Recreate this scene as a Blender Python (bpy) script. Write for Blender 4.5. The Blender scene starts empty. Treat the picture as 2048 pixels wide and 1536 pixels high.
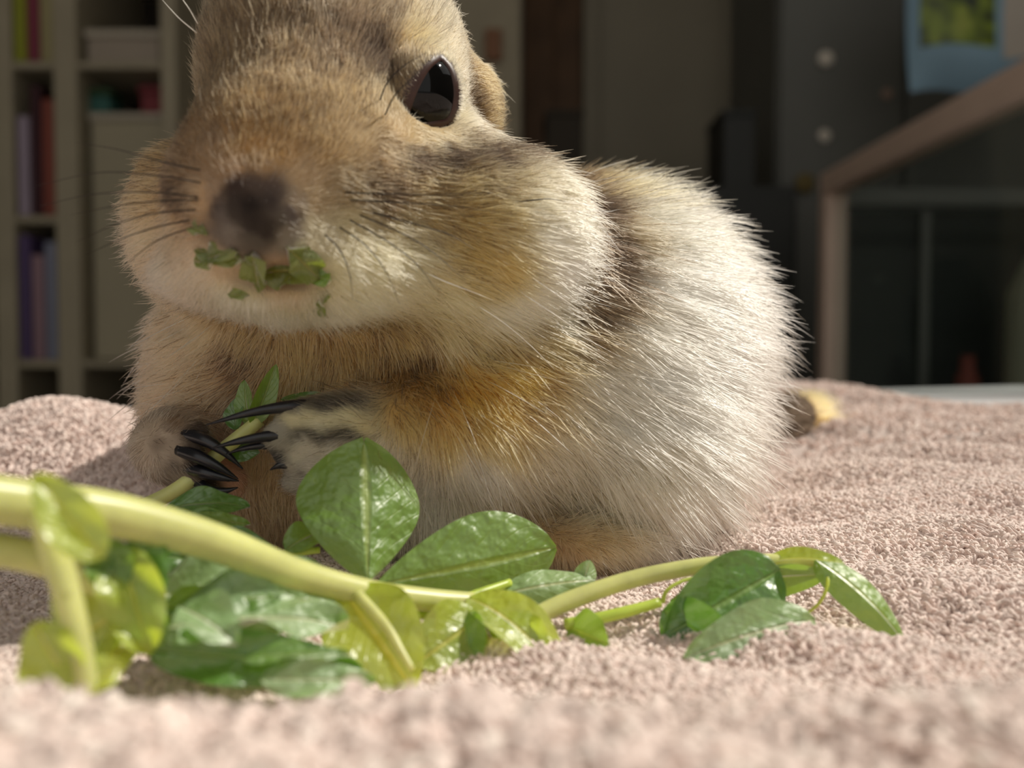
import bpy, bmesh, math, random
import numpy as np
from mathutils import Vector, Matrix
from mathutils.bvhtree import BVHTree

rng = np.random.default_rng(7)
random.seed(7)
S = bpy.context.scene
COL = S.collection
PI = math.pi

# ------------------------------------------------------------------ camera, world, sun, exposure
F_PX = 1773.0                       # focal length in pixels of the 2048 wide frame
CAM_Z = 0.80
TILT = math.atan(68 / F_PX)         # looking a little downwards
cam_data = bpy.data.cameras.new('camera')
cam = bpy.data.objects.new('camera', cam_data)
COL.objects.link(cam)
cam.location = (0, 0, CAM_Z)
cam.rotation_euler = (PI / 2 - TILT, 0, 0)
cam_data.sensor_width = 36
cam_data.lens = 36 * F_PX / 2048
cam_data.clip_start = 0.002
cam_data.clip_end = 50
cam_data.dof.use_dof = True
cam_data.dof.focus_distance = 0.108
cam_data.dof.aperture_fstop = 19.0
S.camera = cam

world = bpy.data.worlds.new('room_light')
S.world = world
world.use_nodes = True
bg = world.node_tree.nodes['Background']
bg.inputs[0].default_value = (1.0, 0.965, 0.90, 1)
bg.inputs[1].default_value = 0.60

sun_dir = Vector((0.62, 0.15, 0.76)).normalized()      # towards the sun
sl = bpy.data.lights.new('sun', 'SUN')
sl.energy = 3.6
sl.angle = math.radians(0.6)
sl.color = (1.0, 0.93, 0.82)
sun = bpy.data.objects.new('sun', sl)
COL.objects.link(sun)
sun.location = (1.5, 0.5, 2.7)
sun.rotation_euler = sun_dir.to_track_quat('Z', 'Y').to_euler()

S.view_settings.view_transform = 'Standard'
S.view_settings.look = 'None'
S.view_settings.gamma = 1
S.view_settings.exposure = 0.0
S.view_settings.use_curve_mapping = False


# ------------------------------------------------------------------ helpers
def P(px, py, Y):
    """Point on the sight line of a photo pixel at the depth Y (mm); returns metres, world space."""
    rx, ry = (px - 1024) / F_PX, (768 - py) / F_PX
    ct, st = math.cos(TILT), math.sin(TILT)
    dy = ct + ry * st
    dz = -st + ry * ct
    s = Y * 0.001 / dy
    return Vector((rx * s, Y * 0.001, CAM_Z + dz * s))


def srgb(r, g, b):
    def f(c):
        c /= 255.0
        return c / 12.92 if c <= 0.04045 else ((c + 0.055) / 1.055) ** 2.4
    return (f(r), f(g), f(b), 1.0)


def mat(name, color, rough=0.6, spec=0.4, var=0.12, scale=60.0, bump=0.0, bump_scale=300.0, metallic=0.0, coat=0.0):
    m = bpy.data.materials.new(name)
    m.use_nodes = True
    nt = m.node_tree
    b = nt.nodes['Principled BSDF']
    b.inputs['Roughness'].default_value = rough
    b.inputs['Specular IOR Level'].default_value = spec
    b.inputs['Metallic'].default_value = metallic
    b.inputs['Coat Weight'].default_value = coat
    tc = nt.nodes.new('ShaderNodeTexCoord')
    nz = nt.nodes.new('ShaderNodeTexNoise')
    nz.inputs['Scale'].default_value = scale
    nz.inputs['Detail'].default_value = 4
    nt.links.new(tc.outputs['Object'], nz.inputs['Vector'])
    rp = nt.nodes.new('ShaderNodeValToRGB')
    c = color
    rp.color_ramp.elements[0].position = 0.3
    rp.color_ramp.elements[1].position = 0.7
    rp.color_ramp.elements[0].color = (c[0] * (1 - var), c[1] * (1 - var), c[2] * (1 - var), 1)
    rp.color_ramp.elements[1].color = (min(1, c[0] * (1 + var)), min(1, c[1] * (1 + var)), min(1, c[2] * (1 + var)), 1)
    nt.links.new(nz.outputs['Fac'], rp.inputs['Fac'])
    nt.links.new(rp.outputs['Color'], b.inputs['Base Color'])
    if bump:
        n2 = nt.nodes.new('ShaderNodeTexNoise')
        n2.inputs['Scale'].default_value = bump_scale
        nt.links.new(tc.outputs['Object'], n2.inputs['Vector'])
        bp = nt.nodes.new('ShaderNodeBump')
        bp.inputs['Strength'].default_value = bump
        bp.inputs['Distance'].default_value = 0.001
        nt.links.new(n2.outputs['Fac'], bp.inputs['Height'])
        nt.links.new(bp.outputs['Normal'], b.inputs['Normal'])
    return m


def glass_mat(name, tint=(0.92, 0.96, 0.95), refl=0.06):
    m = bpy.data.materials.new(name)
    m.use_nodes = True
    nt = m.node_tree
    nt.nodes.remove(nt.nodes['Principled BSDF'])
    tr = nt.nodes.new('ShaderNodeBsdfTransparent')
    tr.inputs[0].default_value = (*tint, 1)
    gl = nt.nodes.new('ShaderNodeBsdfGlossy')
    gl.inputs['Roughness'].default_value = 0.05
    lw = nt.nodes.new('ShaderNodeLayerWeight')
    lw.inputs['Blend'].default_value = 0.5
    pw = nt.nodes.new('ShaderNodeMath'); pw.operation = 'POWER'; pw.inputs[1].default_value = 5.0
    nt.links.new(lw.outputs['Facing'], pw.inputs[0])
    fr = nt.nodes.new('ShaderNodeMath'); fr.operation = 'MULTIPLY_ADD'; fr.inputs[1].default_value = 0.8; fr.inputs[2].default_value = 0.04
    nt.links.new(pw.outputs[0], fr.inputs[0])
    mx = nt.nodes.new('ShaderNodeMixShader')
    nt.links.new(fr.outputs[0], mx.inputs[0])
    nt.links.new(tr.outputs[0], mx.inputs[1])
    nt.links.new(gl.outputs[0], mx.inputs[2])
    nt.links.new(mx.outputs[0], nt.nodes['Material Output'].inputs[0])
    return m


def link(name, me, m=None, parent=None, smooth=True):
    o = bpy.data.objects.new(name, me)
    COL.objects.link(o)
    if m is not None:
        me.materials.append(m)
    if smooth and hasattr(me, 'polygons'):
        me.polygons.foreach_set('use_smooth', [True] * len(me.polygons))
    if parent is not None:
        o.parent = parent
        o.matrix_parent_inverse = Matrix.Translation(parent.location).inverted()
    return o


def pydata(name, v, f, m=None, parent=None, smooth=True):
    me = bpy.data.meshes.new(name)
    me.from_pydata([tuple(p) for p in v], [], f)
    me.update()
    return link(name, me, m, parent, smooth)


def tag(o, label=None, cat=None, group=None, kind=None):
    if label: o['label'] = label
    if cat: o['category'] = cat
    if group: o['group'] = group
    if kind: o['kind'] = kind
    return o


def empty(name, loc, label=None, cat=None, group=None):
    o = bpy.data.objects.new(name, None)
    COL.objects.link(o)
    o.location = loc
    o.empty_display_size = 0.01
    return tag(o, label, cat, group)


def box(name, x0, x1, y0, y1, z0, z1, m, parent=None, bev=0.003):
    bm = bmesh.new()
    bmesh.ops.create_cube(bm, size=1)
    for v in bm.verts:
        v.co = Vector(((x0 + x1) / 2 + v.co.x * (x1 - x0), (y0 + y1) / 2 + v.co.y * (y1 - y0), (z0 + z1) / 2 + v.co.z * (z1 - z0)))
    if bev:
        bmesh.ops.bevel(bm, geom=bm.edges[:], offset=min(bev, 0.3 * min(x1 - x0, y1 - y0, z1 - z0)), segments=2, affect='EDGES', profile=0.5)
    me = bpy.data.meshes.new(name)
    bm.to_mesh(me)
    bm.free()
    return link(name, me, m, parent, smooth=False)


def rotate_obj(o, pivot, axis, ang):
    M = Matrix.Translation(pivot) @ Matrix.Rotation(ang, 4, axis) @ Matrix.Translation(-Vector(pivot))
    o.data.transform(M)
    return o


def catmull(pts, n):
    pts = [np.array(p, float) for p in pts]
    pts = [2 * pts[0] - pts[1]] + pts + [2 * pts[-1] - pts[-2]]
    out = []
    seg = len(pts) - 3
    for i in range(n):
        t = i / (n - 1) * seg
        k = min(int(t), seg - 1)
        u = t - k
        a, b, c, d = pts[k:k + 4]
        out.append(0.5 * ((2 * b) + (-a + c) * u + (2 * a - 5 * b + 4 * c - d) * u * u + (-a + 3 * b - 3 * c + d) * u ** 3))
    return np.array(out)


def tube_geo(pts, radii, n=24, sides=12, squash=None):
    """vertices, faces of a smooth closed tube through pts (radii interpolated)."""
    c = catmull(pts, n)
    r = np.interp(np.linspace(0, 1, n), np.linspace(0, 1, len(radii)), radii)
    v, f = [], []
    ref = np.array((0.13, 0.2, 1.0))
    for i in range(n):
        t = c[min(i + 1, n - 1)] - c[max(i - 1, 0)]
        t = t / (np.linalg.norm(t) + 1e-12)
        a = np.cross(t, ref)
        if np.linalg.norm(a) < 1e-3:
            a = np.cross(t, (1, 0, 0))
        a /= np.linalg.norm(a)
        b = np.cross(a, t)
        ref = b
        for k in range(sides):
            th = 2 * PI * k / sides
            v.append(c[i] + r[i] * (math.cos(th) * a + math.sin(th) * b))
    for i in range(n - 1):
        for k in range(sides):
            k2 = (k + 1) % sides
            f.append((i * sides + k, i * sides + k2, (i + 1) * sides + k2, (i + 1) * sides + k))
    f.append(tuple(range(sides))[::-1])
    f.append(tuple((n - 1) * sides + k for k in range(sides)))
    return v, f


def tube(name, pts, radii, m, parent=None, n=24, sides=12):
    v, f = tube_geo(pts, radii, n, sides)
    return pydata(name, v, f, m, parent)


def hair_object(name, pts, radius, col, m, parent):
    """pts (N,K,3), radius (N,K), col (N,K,3)."""
    N, K, _ = pts.shape
    hc = bpy.data.hair_curves.new(name)
    hc.add_curves([K] * N)
    hc.attributes['position'].data.foreach_set('vector', np.ascontiguousarray(pts, dtype=np.float32).ravel())
    ra = hc.attributes.get('radius') or hc.attributes.new('radius', 'FLOAT', 'POINT')
    ra.data.foreach_set('value', np.ascontiguousarray(radius, dtype=np.float32).ravel())
    ca = hc.attributes.new('col', 'FLOAT_COLOR', 'POINT')
    c4 = np.ones((N, K, 4), dtype=np.float32)
    c4[..., :3] = col
    ca.data.foreach_set('color', c4.ravel())
    hc.materials.append(m)
    o = bpy.data.objects.new(name, hc)
    COL.objects.link(o)
    if parent is not None:
        o.parent = parent
        o.matrix_parent_inverse = Matrix.Translation(parent.location).inverted()
    return o


# ------------------------------------------------------------------ materials shared
def attr_color(nt, name='col'):
    a = nt.nodes.new('ShaderNodeAttribute')
    a.attribute_name = name
    return a


def fur_material():
    m = bpy.data.materials.new('fur_strands')
    m.use_nodes = True
    nt = m.node_tree
    nt.nodes.remove(nt.nodes['Principled BSDF'])
    h = nt.nodes.new('ShaderNodeBsdfHairPrincipled')
    h.model = 'CHIANG'
    h.parametrization = 'COLOR'
    h.inputs['Roughness'].default_value = 0.58
    h.inputs['Radial Roughness'].default_value = 0.75
    h.inputs['Coat'].default_value = 0.0
    h.inputs['Random Roughness'].default_value = 0.2
    a = attr_color(nt)
    nt.links.new(a.outputs['Color'], h.inputs['Color'])
    nt.links.new(h.outputs[0], nt.nodes['Material Output'].inputs[0])
    return m


def skin_material():
    m = bpy.data.materials.new('under_fur')
    m.use_nodes = True
    nt = m.node_tree
    b = nt.nodes['Principled BSDF']
    a = attr_color(nt)
    nt.links.new(a.outputs['Color'], b.inputs['Base Color'])
    b.inputs['Roughness'].default_value = 0.9
    b.inputs['Specular IOR Level'].default_value = 0.1
    return m


def terry_material():
    m = bpy.data.materials.new('terry_cotton')
    m.use_nodes = True
    nt = m.node_tree
    b = nt.nodes['Principled BSDF']
    a = attr_color(nt)
    nt.links.new(a.outputs['Color'], b.inputs['Base Color'])
    b.inputs['Roughness'].default_value = 0.85
    b.inputs['Specular IOR Level'].default_value = 0.25
    b.inputs['Sheen Weight'].default_value = 0.25
    return m


def leaf_material(name, top, under, rough=0.38, trans=0.45):
    """Diffuse + translucent + gloss leaf with a pale midrib and side veins from the mesh's own UV."""
    m = bpy.data.materials.new(name)
    m.use_nodes = True
    nt = m.node_tree
    nt.nodes.remove(nt.nodes['Principled BSDF'])
    N = nt.nodes.new
    L = nt.links.new
    uv = N('ShaderNodeUVMap')
    sep = N('ShaderNodeSeparateXYZ')
    L(uv.outputs[0], sep.inputs[0])
    # distance to midrib
    sub = N('ShaderNodeMath'); sub.operation = 'SUBTRACT'; L(sep.outputs[0], sub.inputs[0]); sub.inputs[1].default_value = 0.5
    ab = N('ShaderNodeMath'); ab.operation = 'ABSOLUTE'; L(sub.outputs[0], ab.inputs[0])
    mr = N('ShaderNodeMapRange'); L(ab.outputs[0], mr.inputs[0])
    mr.inputs[1].default_value = 0.012; mr.inputs[2].default_value = 0.05; mr.inputs[3].default_value = 1; mr.inputs[4].default_value = 0
    # side veins: v - 0.9*|u-.5| repeated
    mu = N('ShaderNodeMath'); mu.operation = 'MULTIPLY_ADD'; L(ab.outputs[0], mu.inputs[0]); mu.inputs[1].default_value = -0.75; L(sep.outputs[1], mu.inputs[2])
    ms = N('ShaderNodeMath'); ms.operation = 'MULTIPLY'; L(mu.outputs[0], ms.inputs[0]); ms.inputs[1].default_value = 7.0
    fr = N('ShaderNodeMath'); fr.operation = 'PINGPONG'; L(ms.outputs[0], fr.inputs[0]); fr.inputs[1].default_value = 0.5
    mv = N('ShaderNodeMapRange'); L(fr.outputs[0], mv.inputs[0])
    mv.inputs[1].default_value = 0.0; mv.inputs[2].default_value = 0.09; mv.inputs[3].default_value = 0.12; mv.inputs[4].default_value = 0
    mx = N('ShaderNodeMath'); mx.operation = 'MAXIMUM'; L(mr.outputs[0], mx.inputs[0]); L(mv.outputs[0], mx.inputs[1])
    tc = N('ShaderNodeTexCoord')
    nz = N('ShaderNodeTexNoise'); nz.inputs['Scale'].default_value = 260; nz.inputs['Detail'].default_value = 3
    L(tc.outputs['Object'], nz.inputs['Vector'])
    base = N('ShaderNodeMixRGB'); L(nz.outputs['Fac'], base.inputs[0])
    base.inputs[1].default_value = (top[0] * 0.72, top[1] * 0.78, top[2] * 0.7, 1)
    base.inputs[2].default_value = (top[0] * 1.3, top[1] * 1.2, top[2] * 1.3, 1)
    vc = N('ShaderNodeMixRGB'); L(mx.outputs[0], vc.inputs[0]); L(base.outputs[0], vc.inputs[1])
    vc.inputs[2].default_value = (min(1, top[0] * 1.9 + 0.08), min(1, top[1] * 1.35 + 0.08), min(1, top[2] * 1.8 + 0.04), 1)
    df = N('ShaderNodeBsdfDiffuse'); L(vc.outputs[0], df.inputs[0])
    tl = N('ShaderNodeBsdfTranslucent')
    tcol = N('ShaderNodeMixRGB'); tcol.blend_type = 'MIX'; L(mx.outputs[0], tcol.inputs[0])
    tcol.inputs[1].default_value = under
    tcol.inputs[2].default_value = (min(1, under[0] * 1.2), min(1, under[1] * 1.1), under[2], 1)
    L(tcol.outputs[0], tl.inputs[0])
    m1 = N('ShaderNodeMixShader'); m1.inputs[0].default_value = trans; L(df.outputs[0], m1.inputs[1]); L(tl.outputs[0], m1.inputs[2])
    gl = N('ShaderNodeBsdfGlossy'); gl.inputs['Roughness'].default_value = rough; gl.inputs[0].default_value = (1, 1, 1, 1)
    bp = N('ShaderNodeBump'); bp.inputs['Strength'].default_value = 0.8; bp.inputs['Distance'].default_value = 0.001
    n2 = N('ShaderNodeTexNoise'); n2.inputs['Scale'].default_value = 480; n2.inputs['Detail'].default_value = 2; L(tc.outputs['Object'], n2.inputs['Vector'])
    ad = N('ShaderNodeMath'); ad.operation = 'MULTIPLY_ADD'; L(mx.outputs[0], ad.inputs[0]); ad.inputs[1].default_value = -0.25; L(n2.outputs['Fac'], ad.inputs[2])
    L(ad.outputs[0], bp.inputs['Height'])
    L(bp.outputs[0], gl.inputs['Normal']); L(bp.outputs[0], df.inputs['Normal'])
    fz = N('ShaderNodeFresnel'); fz.inputs[0].default_value = 1.42; L(bp.outputs[0], fz.inputs['Normal'])
    fm = N('ShaderNodeMath'); fm.operation = 'MULTIPLY_ADD'; L(fz.outputs[0], fm.inputs[0]); fm.inputs[1].default_value = 0.9; fm.inputs[2].default_value = 0.07
    m2 = N('ShaderNodeMixShader'); L(fm.outputs[0], m2.inputs[0]); L(m1.outputs[0], m2.inputs[1]); L(gl.outputs[0], m2.inputs[2])
    L(m2.outputs[0], nt.nodes['Material Output'].inputs[0])
    return m


def stem_material(name, c):
    m = mat(name, c, rough=0.35, spec=0.5, var=0.18, scale=180)
    b = m.node_tree.nodes['Principled BSDF']
    b.inputs['Subsurface Weight'].default_value = 0.55
    b.inputs['Subsurface Radius'].default_value = (1.0, 0.9, 0.25)
    b.inputs['Subsurface Scale'].default_value = 0.0018
    return m


FUR = fur_material()
SKIN = skin_material()
TERRY = terry_material()

# ------------------------------------------------------------------ the room
M_wall = mat('beige_wall', srgb(150, 143, 128), 0.85, 0.2, 0.06, 3)
M_floor = mat('brown_floor', srgb(96, 80, 66), 0.6, 0.3, 0.2, 5)
M_white = mat('white_laminate', srgb(232, 232, 234), 0.35, 0.4, 0.02, 8)
M_ceil = mat('ceiling_paint', srgb(190, 186, 178), 0.9, 0.2, 0.04, 3)


def struct(o):
    o['kind'] = 'structure'
    return o


struct(box('floor', -1.7, 1.25, -1.2, 2.5, -0.05, 0, M_floor, bev=0))
struct(box('ceiling', -1.75, 1.30, -1.2, 2.6, 2.9, 2.96, M_ceil, bev=0))  # out of view, put in to keep overhead world light off the background
struct(box('wall_back', -1.75, 1.30, 2.5, 2.6, 0, 2.9, M_wall, bev=0))
struct(box('wall_left', -1.75, -1.7, -1.2, 2.5, 0, 2.9, M_wall, bev=0))
# unseen right wall, added with an opening that limits the sun to the table
hy0, hy1, hz0, hz1 = 0.12, 1.05, 1.72, 2.80
bm = bmesh.new()
def _add(x0, x1, y0, y1, z0, z1):
    r = bmesh.ops.create_cube(bm, size=1)
    for v in r['verts']:
        v.co = Vector(((x0 + x1) / 2 + v.co.x * (x1 - x0), (y0 + y1) / 2 + v.co.y * (y1 - y0), (z0 + z1) / 2 + v.co.z * (z1 - z0)))
_add(1.25, 1.30, -1.2, hy0, 0, 2.9); _add(1.25, 1.30, hy1, 2.5, 0, 2.9)
_add(1.25, 1.30, hy0, hy1, 0, hz0); _add(1.25, 1.30, hy0, hy1, hz1, 2.9)
me = bpy.data.meshes.new('wall_right'); bm.to_mesh(me); bm.free()
struct(link('wall_right', me, M_wall, smooth=False))

# ------------------------------------------------------------------ table and towel
TABLE_Z = CAM_Z - 0.034


def towel_h(x, y):
    """Towel top surface above TABLE_Z, metres (x, y arrays in metres)."""
    X, Y = x * 1000, y * 1000
    g = lambda cx, cy, sx, sy, a: a * np.exp(-((X - cx) / sx) ** 2 - ((Y - cy) / sy) ** 2)
    h = 5.0 + 0 * X
    # the fold right in front of the camera
    t = 1 / (1 + np.exp((Y - 53 + 0.03 * X) / 3.2))
    h = h + t * 8.3
    # rise to the right of the animal
    fade = 1 / (1 + np.exp((Y - 290) / 22.0))
    h = h + fade * 6.5 / (1 + np.exp(-(X - 36) / 9.0)) / (1 + np.exp(-(Y - 104) / 9.0))
    h = h + fade * 5.0 / (1 + np.exp(-(X - 70) / 12.0)) / (1 + np.exp(-(Y - 140) / 14.0))
    # bunched up behind
    h = h + g(84, 300, 44, 60, 11.5) + g(20, 330, 60, 60, 8)
    h = h + g(-84, 167, 36, 19, 17.5) + g(-50, 240, 50, 40, 9) + g(-128, 150, 26, 20, 3)
    # soft wrinkles
    h = h + 1.0 * np.sin(X * 0.11 + 1.3 * np.sin(Y * 0.05)) * np.cos(Y * 0.085 + 0.7) + 0.75 * np.sin(0.33 * Y + 0.16 * X + 1.4 * np.sin(X * 0.06)) * np.clip((X + 20) / 40, 0, 1) + 0.5 * np.sin(X * 0.23 + Y * 0.17)
    return h * 0.001


def towel_edge_fade(x, y):
    return 1.0


# table: a white top turned about 27 degrees, its far edge seen behind the towel
tb = empty('white_table', (0.0, 0.2, 0), 'white laminate table under the dusty pink towel', 'table')
bm = bmesh.new()
poly = [(-0.45, 0.415), (0.476, 0.828), (0.476, -0.30), (-0.45, -0.30)]
top = [bm.verts.new((x, y, TABLE_Z)) for x, y in poly]
low = [bm.verts.new((x, y, TABLE_Z - 0.025)) for x, y in poly]
bm.faces.new(top); bm.faces.new(low[::-1])
for k in range(4):
    bm.faces.new((top[k], low[k], low[(k + 1) % 4], top[(k + 1) % 4]))
bmesh.ops.recalc_face_normals(bm, faces=bm.faces)
bmesh.ops.bevel(bm, geom=bm.edges[:], offset=0.004, segments=2, affect='EDGES', profile=0.5)
me = bpy.data.meshes.new('tabletop'); bm.to_mesh(me); bm.free()
link('tabletop', me, M_white, tb, smooth=False)
for x, y in ((-0.40, 0.36), (0.42, 0.72), (0.42, -0.24), (-0.40, -0.24)):
    box('leg', x - 0.025, x + 0.025, y - 0.025, y + 0.025, 0, TABLE_Z - 0.0245, M_white, tb)

TOWEL_C = np.array(srgb(238, 220, 212)[:3])
gx = np.concatenate([np.linspace(-0.30, -0.11, 70, endpoint=False), np.linspace(-0.11, 0.13, 220, endpoint=False), np.linspace(0.13, 0.34, 70)])
gy = np.concatenate([np.linspace(-0.10, 0.02, 20, endpoint=False), np.linspace(0.02, 0.2, 150, endpoint=False), np.linspace(0.2, 0.46, 80)])
GX, GY = np.meshgrid(gx, gy)
# the towel lies a little turned; its far border wavers
far = 0.40 + 0.16 * GX + 0.008 * np.sin(GX * 40)
GY2 = np.where(GY > 0.2, 0.2 + (GY - 0.2) * (far - 0.2) / 0.26, GY)
GZ = TABLE_Z + towel_h(GX, GY2)
edge = np.clip((far - GY2) / 0.012, 0, 1)
GZ = TABLE_Z + 0.0005 + (GZ - TABLE_Z) * np.sqrt(1 - (1 - edge) ** 2)
nx, ny = len(gx), len(gy)
tv = np.stack([GX, GY2, GZ], -1).reshape(-1, 3)
tf = [(j * nx + i, j * nx + i + 1, (j + 1) * nx + i + 1, (j + 1) * nx + i) for j in range(ny - 1) for i in range(nx - 1)]
towel = pydata('towel', tv, tf, TERRY)
ca = towel.data.attributes.new('col', 'FLOAT_COLOR', 'POINT')
cc = np.ones((len(tv), 4), dtype=np.float32); cc[:, :3] = TOWEL_C * 0.80
ca.data.foreach_set('color', cc.ravel())
tag(towel, 'dusty pink terry towel spread over the white table', 'towel')


def make_loops():
    # terry loops: one little arched strand each; denser near the lens
    out_p, out_r, out_c = [], [], []
    for (n, y0, y1, mode) in ((11000, 0.030, 0.062, 'b'), (14000, 0.058, 0.076, 'n'), (95000, 0.075, 0.17, 'n'), (48000, 0.17, 0.46, 'f')):
        y = y0 + (y1 - y0) * rng.random(n) ** (0.85 if mode == 'f' else 0.8)
        x = (rng.random(n) * 2 - 1) * (0.68 * y + 0.012)
        fz = 0.40 + 0.16 * x + 0.008 * np.sin(x * 40) - 0.004
        ok = y < fz
        x, y = x[ok], y[ok]
        n = len(x)
        z = TABLE_Z + towel_h(x, y)
        far_ = 0.40 + 0.16 * x + 0.008 * np.sin(x * 40)
        e = np.clip((far_ - y) / 0.012, 0, 1)
        z = TABLE_Z + 0.0005 + (z - TABLE_Z) * np.sqrt(1 - (1 - e) ** 2)
        az = rng.random(n) * 2 * PI
        lean = rng.normal(0, 0.5, (n, 2))
        h = rng.uniform(0.7, 1.4, n) * 1e-3 * (1.15 if mode == 'f' else 1.9 if mode == 'b' else 1)
        w = rng.uniform(0.26, 0.55, n) * 1e-3 * (1.3 if mode == 'f' else 1.8 if mode == 'b' else 1)
        K = 7
        th = np.linspace(-0.25, PI + 0.25, K)
        px = -np.cos(th)[None] * w[:, None]
        pz = (np.sin(th)[None] * 0.5 + 0.5 - 0.35) * h[:, None] * 1.2
        tw = np.linspace(-1, 1, K)[None] * rng.normal(0, 0.35, n)[:, None] * 1e-3
        p = np.empty((n, K, 3))
        p[..., 0] = x[:, None] + px * np.cos(az)[:, None] - tw * np.sin(az)[:, None] + lean[:, :1] * pz
        p[..., 1] = y[:, None] + px * np.sin(az)[:, None] + tw * np.cos(az)[:, None] + lean[:, 1:] * pz
        p[..., 2] = z[:, None] + pz
        r = np.repeat((rng.uniform(0.15, 0.25, n) * 1e-3 * (1.25 if mode == 'f' else 1.7 if mode == 'b' else 1))[:, None], K, 1)
        c = TOWEL_C[None, None] * rng.uniform(0.7 if mode == 'b' else 0.8, 1.22 if mode == 'b' else 1.18, (n, 1, 1)) * np.ones((1, K, 1))
        out_p.append(p); out_r.append(r); out_c.append(np.clip(c, 0, 0.95))
    o = hair_object('terry_loops', np.concatenate(out_p), np.concatenate(out_r), np.concatenate(out_c), TERRY, towel)
    o['kind'] = 'stuff'
make_loops()


# ------------------------------------------------------------------ the squirrel: one continuous body from a smooth signed distance field
CELL = 0.72                                             # mm
LO = np.array((-66.0, 76.0, -36.0)); HI = np.array((48.0, 186.0, 52.0))   # mm, relative to the lens
dims = np.ceil((HI - LO) / CELL).astype(int)
ax = [LO[i] + CELL * np.arange(dims[i]) for i in range(3)]
FIELD = np.full(dims, 30.0, dtype=np.float32)


def mmP(px, py, Y):
    p = P(px, py, Y)
    return np.array((p.x, p.y, p.z - CAM_Z)) * 1000


def _smin(reg, d, k):
    h = np.clip(0.5 + 0.5 * (reg - d) / k, 0, 1)
    return reg * (1 - h) + d * h - k * h * (1 - h)


def _region(c, r):
    i0 = np.maximum(((c - r - LO) / CELL).astype(int), 0)
    i1 = np.minimum(((c + r - LO) / CELL).astype(int) + 2, dims)
    sl_ = tuple(slice(i0[i], i1[i]) for i in range(3))
    g = np.meshgrid(*(ax[i][sl_[i]] for i in range(3)), indexing='ij')
    return sl_, np.stack(g, -1)


def ell(px, py, Y, r, k=5.0, rot=(0, 0, 0)):
    c = mmP(px, py, Y)
    r = np.array(r, float)
    sl_, g = _region(c, np.full(3, r.max() + 14))
    R = np.array(Matrix.Rotation(rot[2], 3, 'Z') @ Matrix.Rotation(rot[1], 3, 'Y') @ Matrix.Rotation(rot[0], 3, 'X'))
    q = (g - c) @ R
    k0 = np.linalg.norm(q / r, axis=-1)
    k1 = np.linalg.norm(q / (r * r), axis=-1) + 1e-9
    FIELD[sl_] = _smin(FIELD[sl_], k0 * (k0 - 1) / k1, k)


def cap(p0, p1, r0, r1, k=2.0):
    a, b = mmP(*p0), mmP(*p1)
    sl_, g = _region((a + b) / 2, np.full(3, np.linalg.norm(b - a) / 2 + max(r0, r1) + 10))
    t = np.clip(((g - a) @ (b - a)) / ((b - a) @ (b - a)), 0, 1)
    d = np.linalg.norm(g - a - t[..., None] * (b - a), axis=-1) - (r0 + (r1 - r0) * t)
    FIELD[sl_] = _smin(FIELD[sl_], d, k)


def carve(px, py, Y, r, k=1.5):
    c = mmP(px, py, Y)
    r = np.array(r, float)
    sl_, g = _region(c, np.full(3, r.max() + 8))
    k0 = np.linalg.norm((g - c) / r, axis=-1)
    k1 = np.linalg.norm((g - c) / (r * r), axis=-1) + 1e-9
    d = k0 * (k0 - 1) / k1
    FIELD[sl_] = -_smin(-FIELD[sl_], d, k)


# trunk
ell(1170, 722, 142, (27.0, 36, 28.6), 4, (0, 0, -0.35))
ell(1255, 905, 128, (14.5, 20, 14.5), 8)
ell(900, 770, 128, (22, 20, 20), 8)
ell(570, 790, 129, (18.5, 19, 23.5), 8)
ell(760, 640, 126, (24, 19, 16), 8)
ell(650, 740, 152, (21, 22, 24), 8)
ell(1010, 800, 116, (12, 11, 11), 6)
ell(860, 960, 119, (17, 11, 12.5), 6)
ell(1165, 1080, 113, (9, 9, 3.6), 3)
# head
ell(686, 178, 116, (16.9, 21, 18.4), 6)
ell(630, 190, 105, (11.6, 13, 15.0), 5)
ell(590, 310, 99, (9.2, 12.5, 11), 5)
ell(520, 400, 96, (9.2, 11.5, 8.6), 6)
ell(505, 422, 86.8, (4.7, 4.6, 4.7), 3)
ell(700, 380, 100, (9, 10, 8), 8)
ell(800, 315, 107, (9.5, 9, 7), 5)
ell(925, 465, 109, (15.0, 14, 11.2), 6)
ell(408, 455, 109, (7.8, 12, 10.4), 4)
ell(600, 545, 99, (15, 11, 5.6), 4)
ell(548, 500, 93.5, (7.5, 7, 4.5), 3)
ell(962, 215, 122, (2.9, 7, 5.0), 4)
# front limbs (viewer's right arm, then the left one)
cap((970, 850, 109), (720, 865, 104), 7.0, 4.6, 4)
ell(650, 850, 102.5, (5.2, 4.0, 3.4), 2.5)
cap((690, 880, 104), (640, 930, 104), 4.6, 3.8, 2.5)
for a, b, r0, r1 in (((640, 822, 101), (575, 822, 99.5), 1.7, 1.3), ((620, 848, 100.5), (548, 862, 99.3), 1.7, 1.25),
                     ((615, 880, 101), (540, 884, 99.5), 1.7, 1.2), ((625, 925, 102), (568, 916, 100.5), 1.9, 1.3),
                     ((640, 950, 103), (580, 965, 102), 2.0, 1.3)):
    cap(a, b, r0, r1, 0.9)
cap((350, 895, 108), (470, 880, 124), 4.6, 6.0, 3)
ell(345, 885, 107, (4.5, 4.2, 3.6), 2)
for a, b, r0, r1 in (((340, 850, 105), (400, 862, 102.5), 1.7, 1.3), ((318, 872, 105), (388, 893, 102), 1.7, 1.3),
                     ((310, 905, 105), (392, 925, 102), 1.7, 1.3), ((325, 935, 105.5), (395, 952, 102.8), 1.7, 1.3), ((360, 950, 107), (420, 975, 104), 1.7, 1.3)):
    cap(a, b, r0, r1, 0.9)
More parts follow.
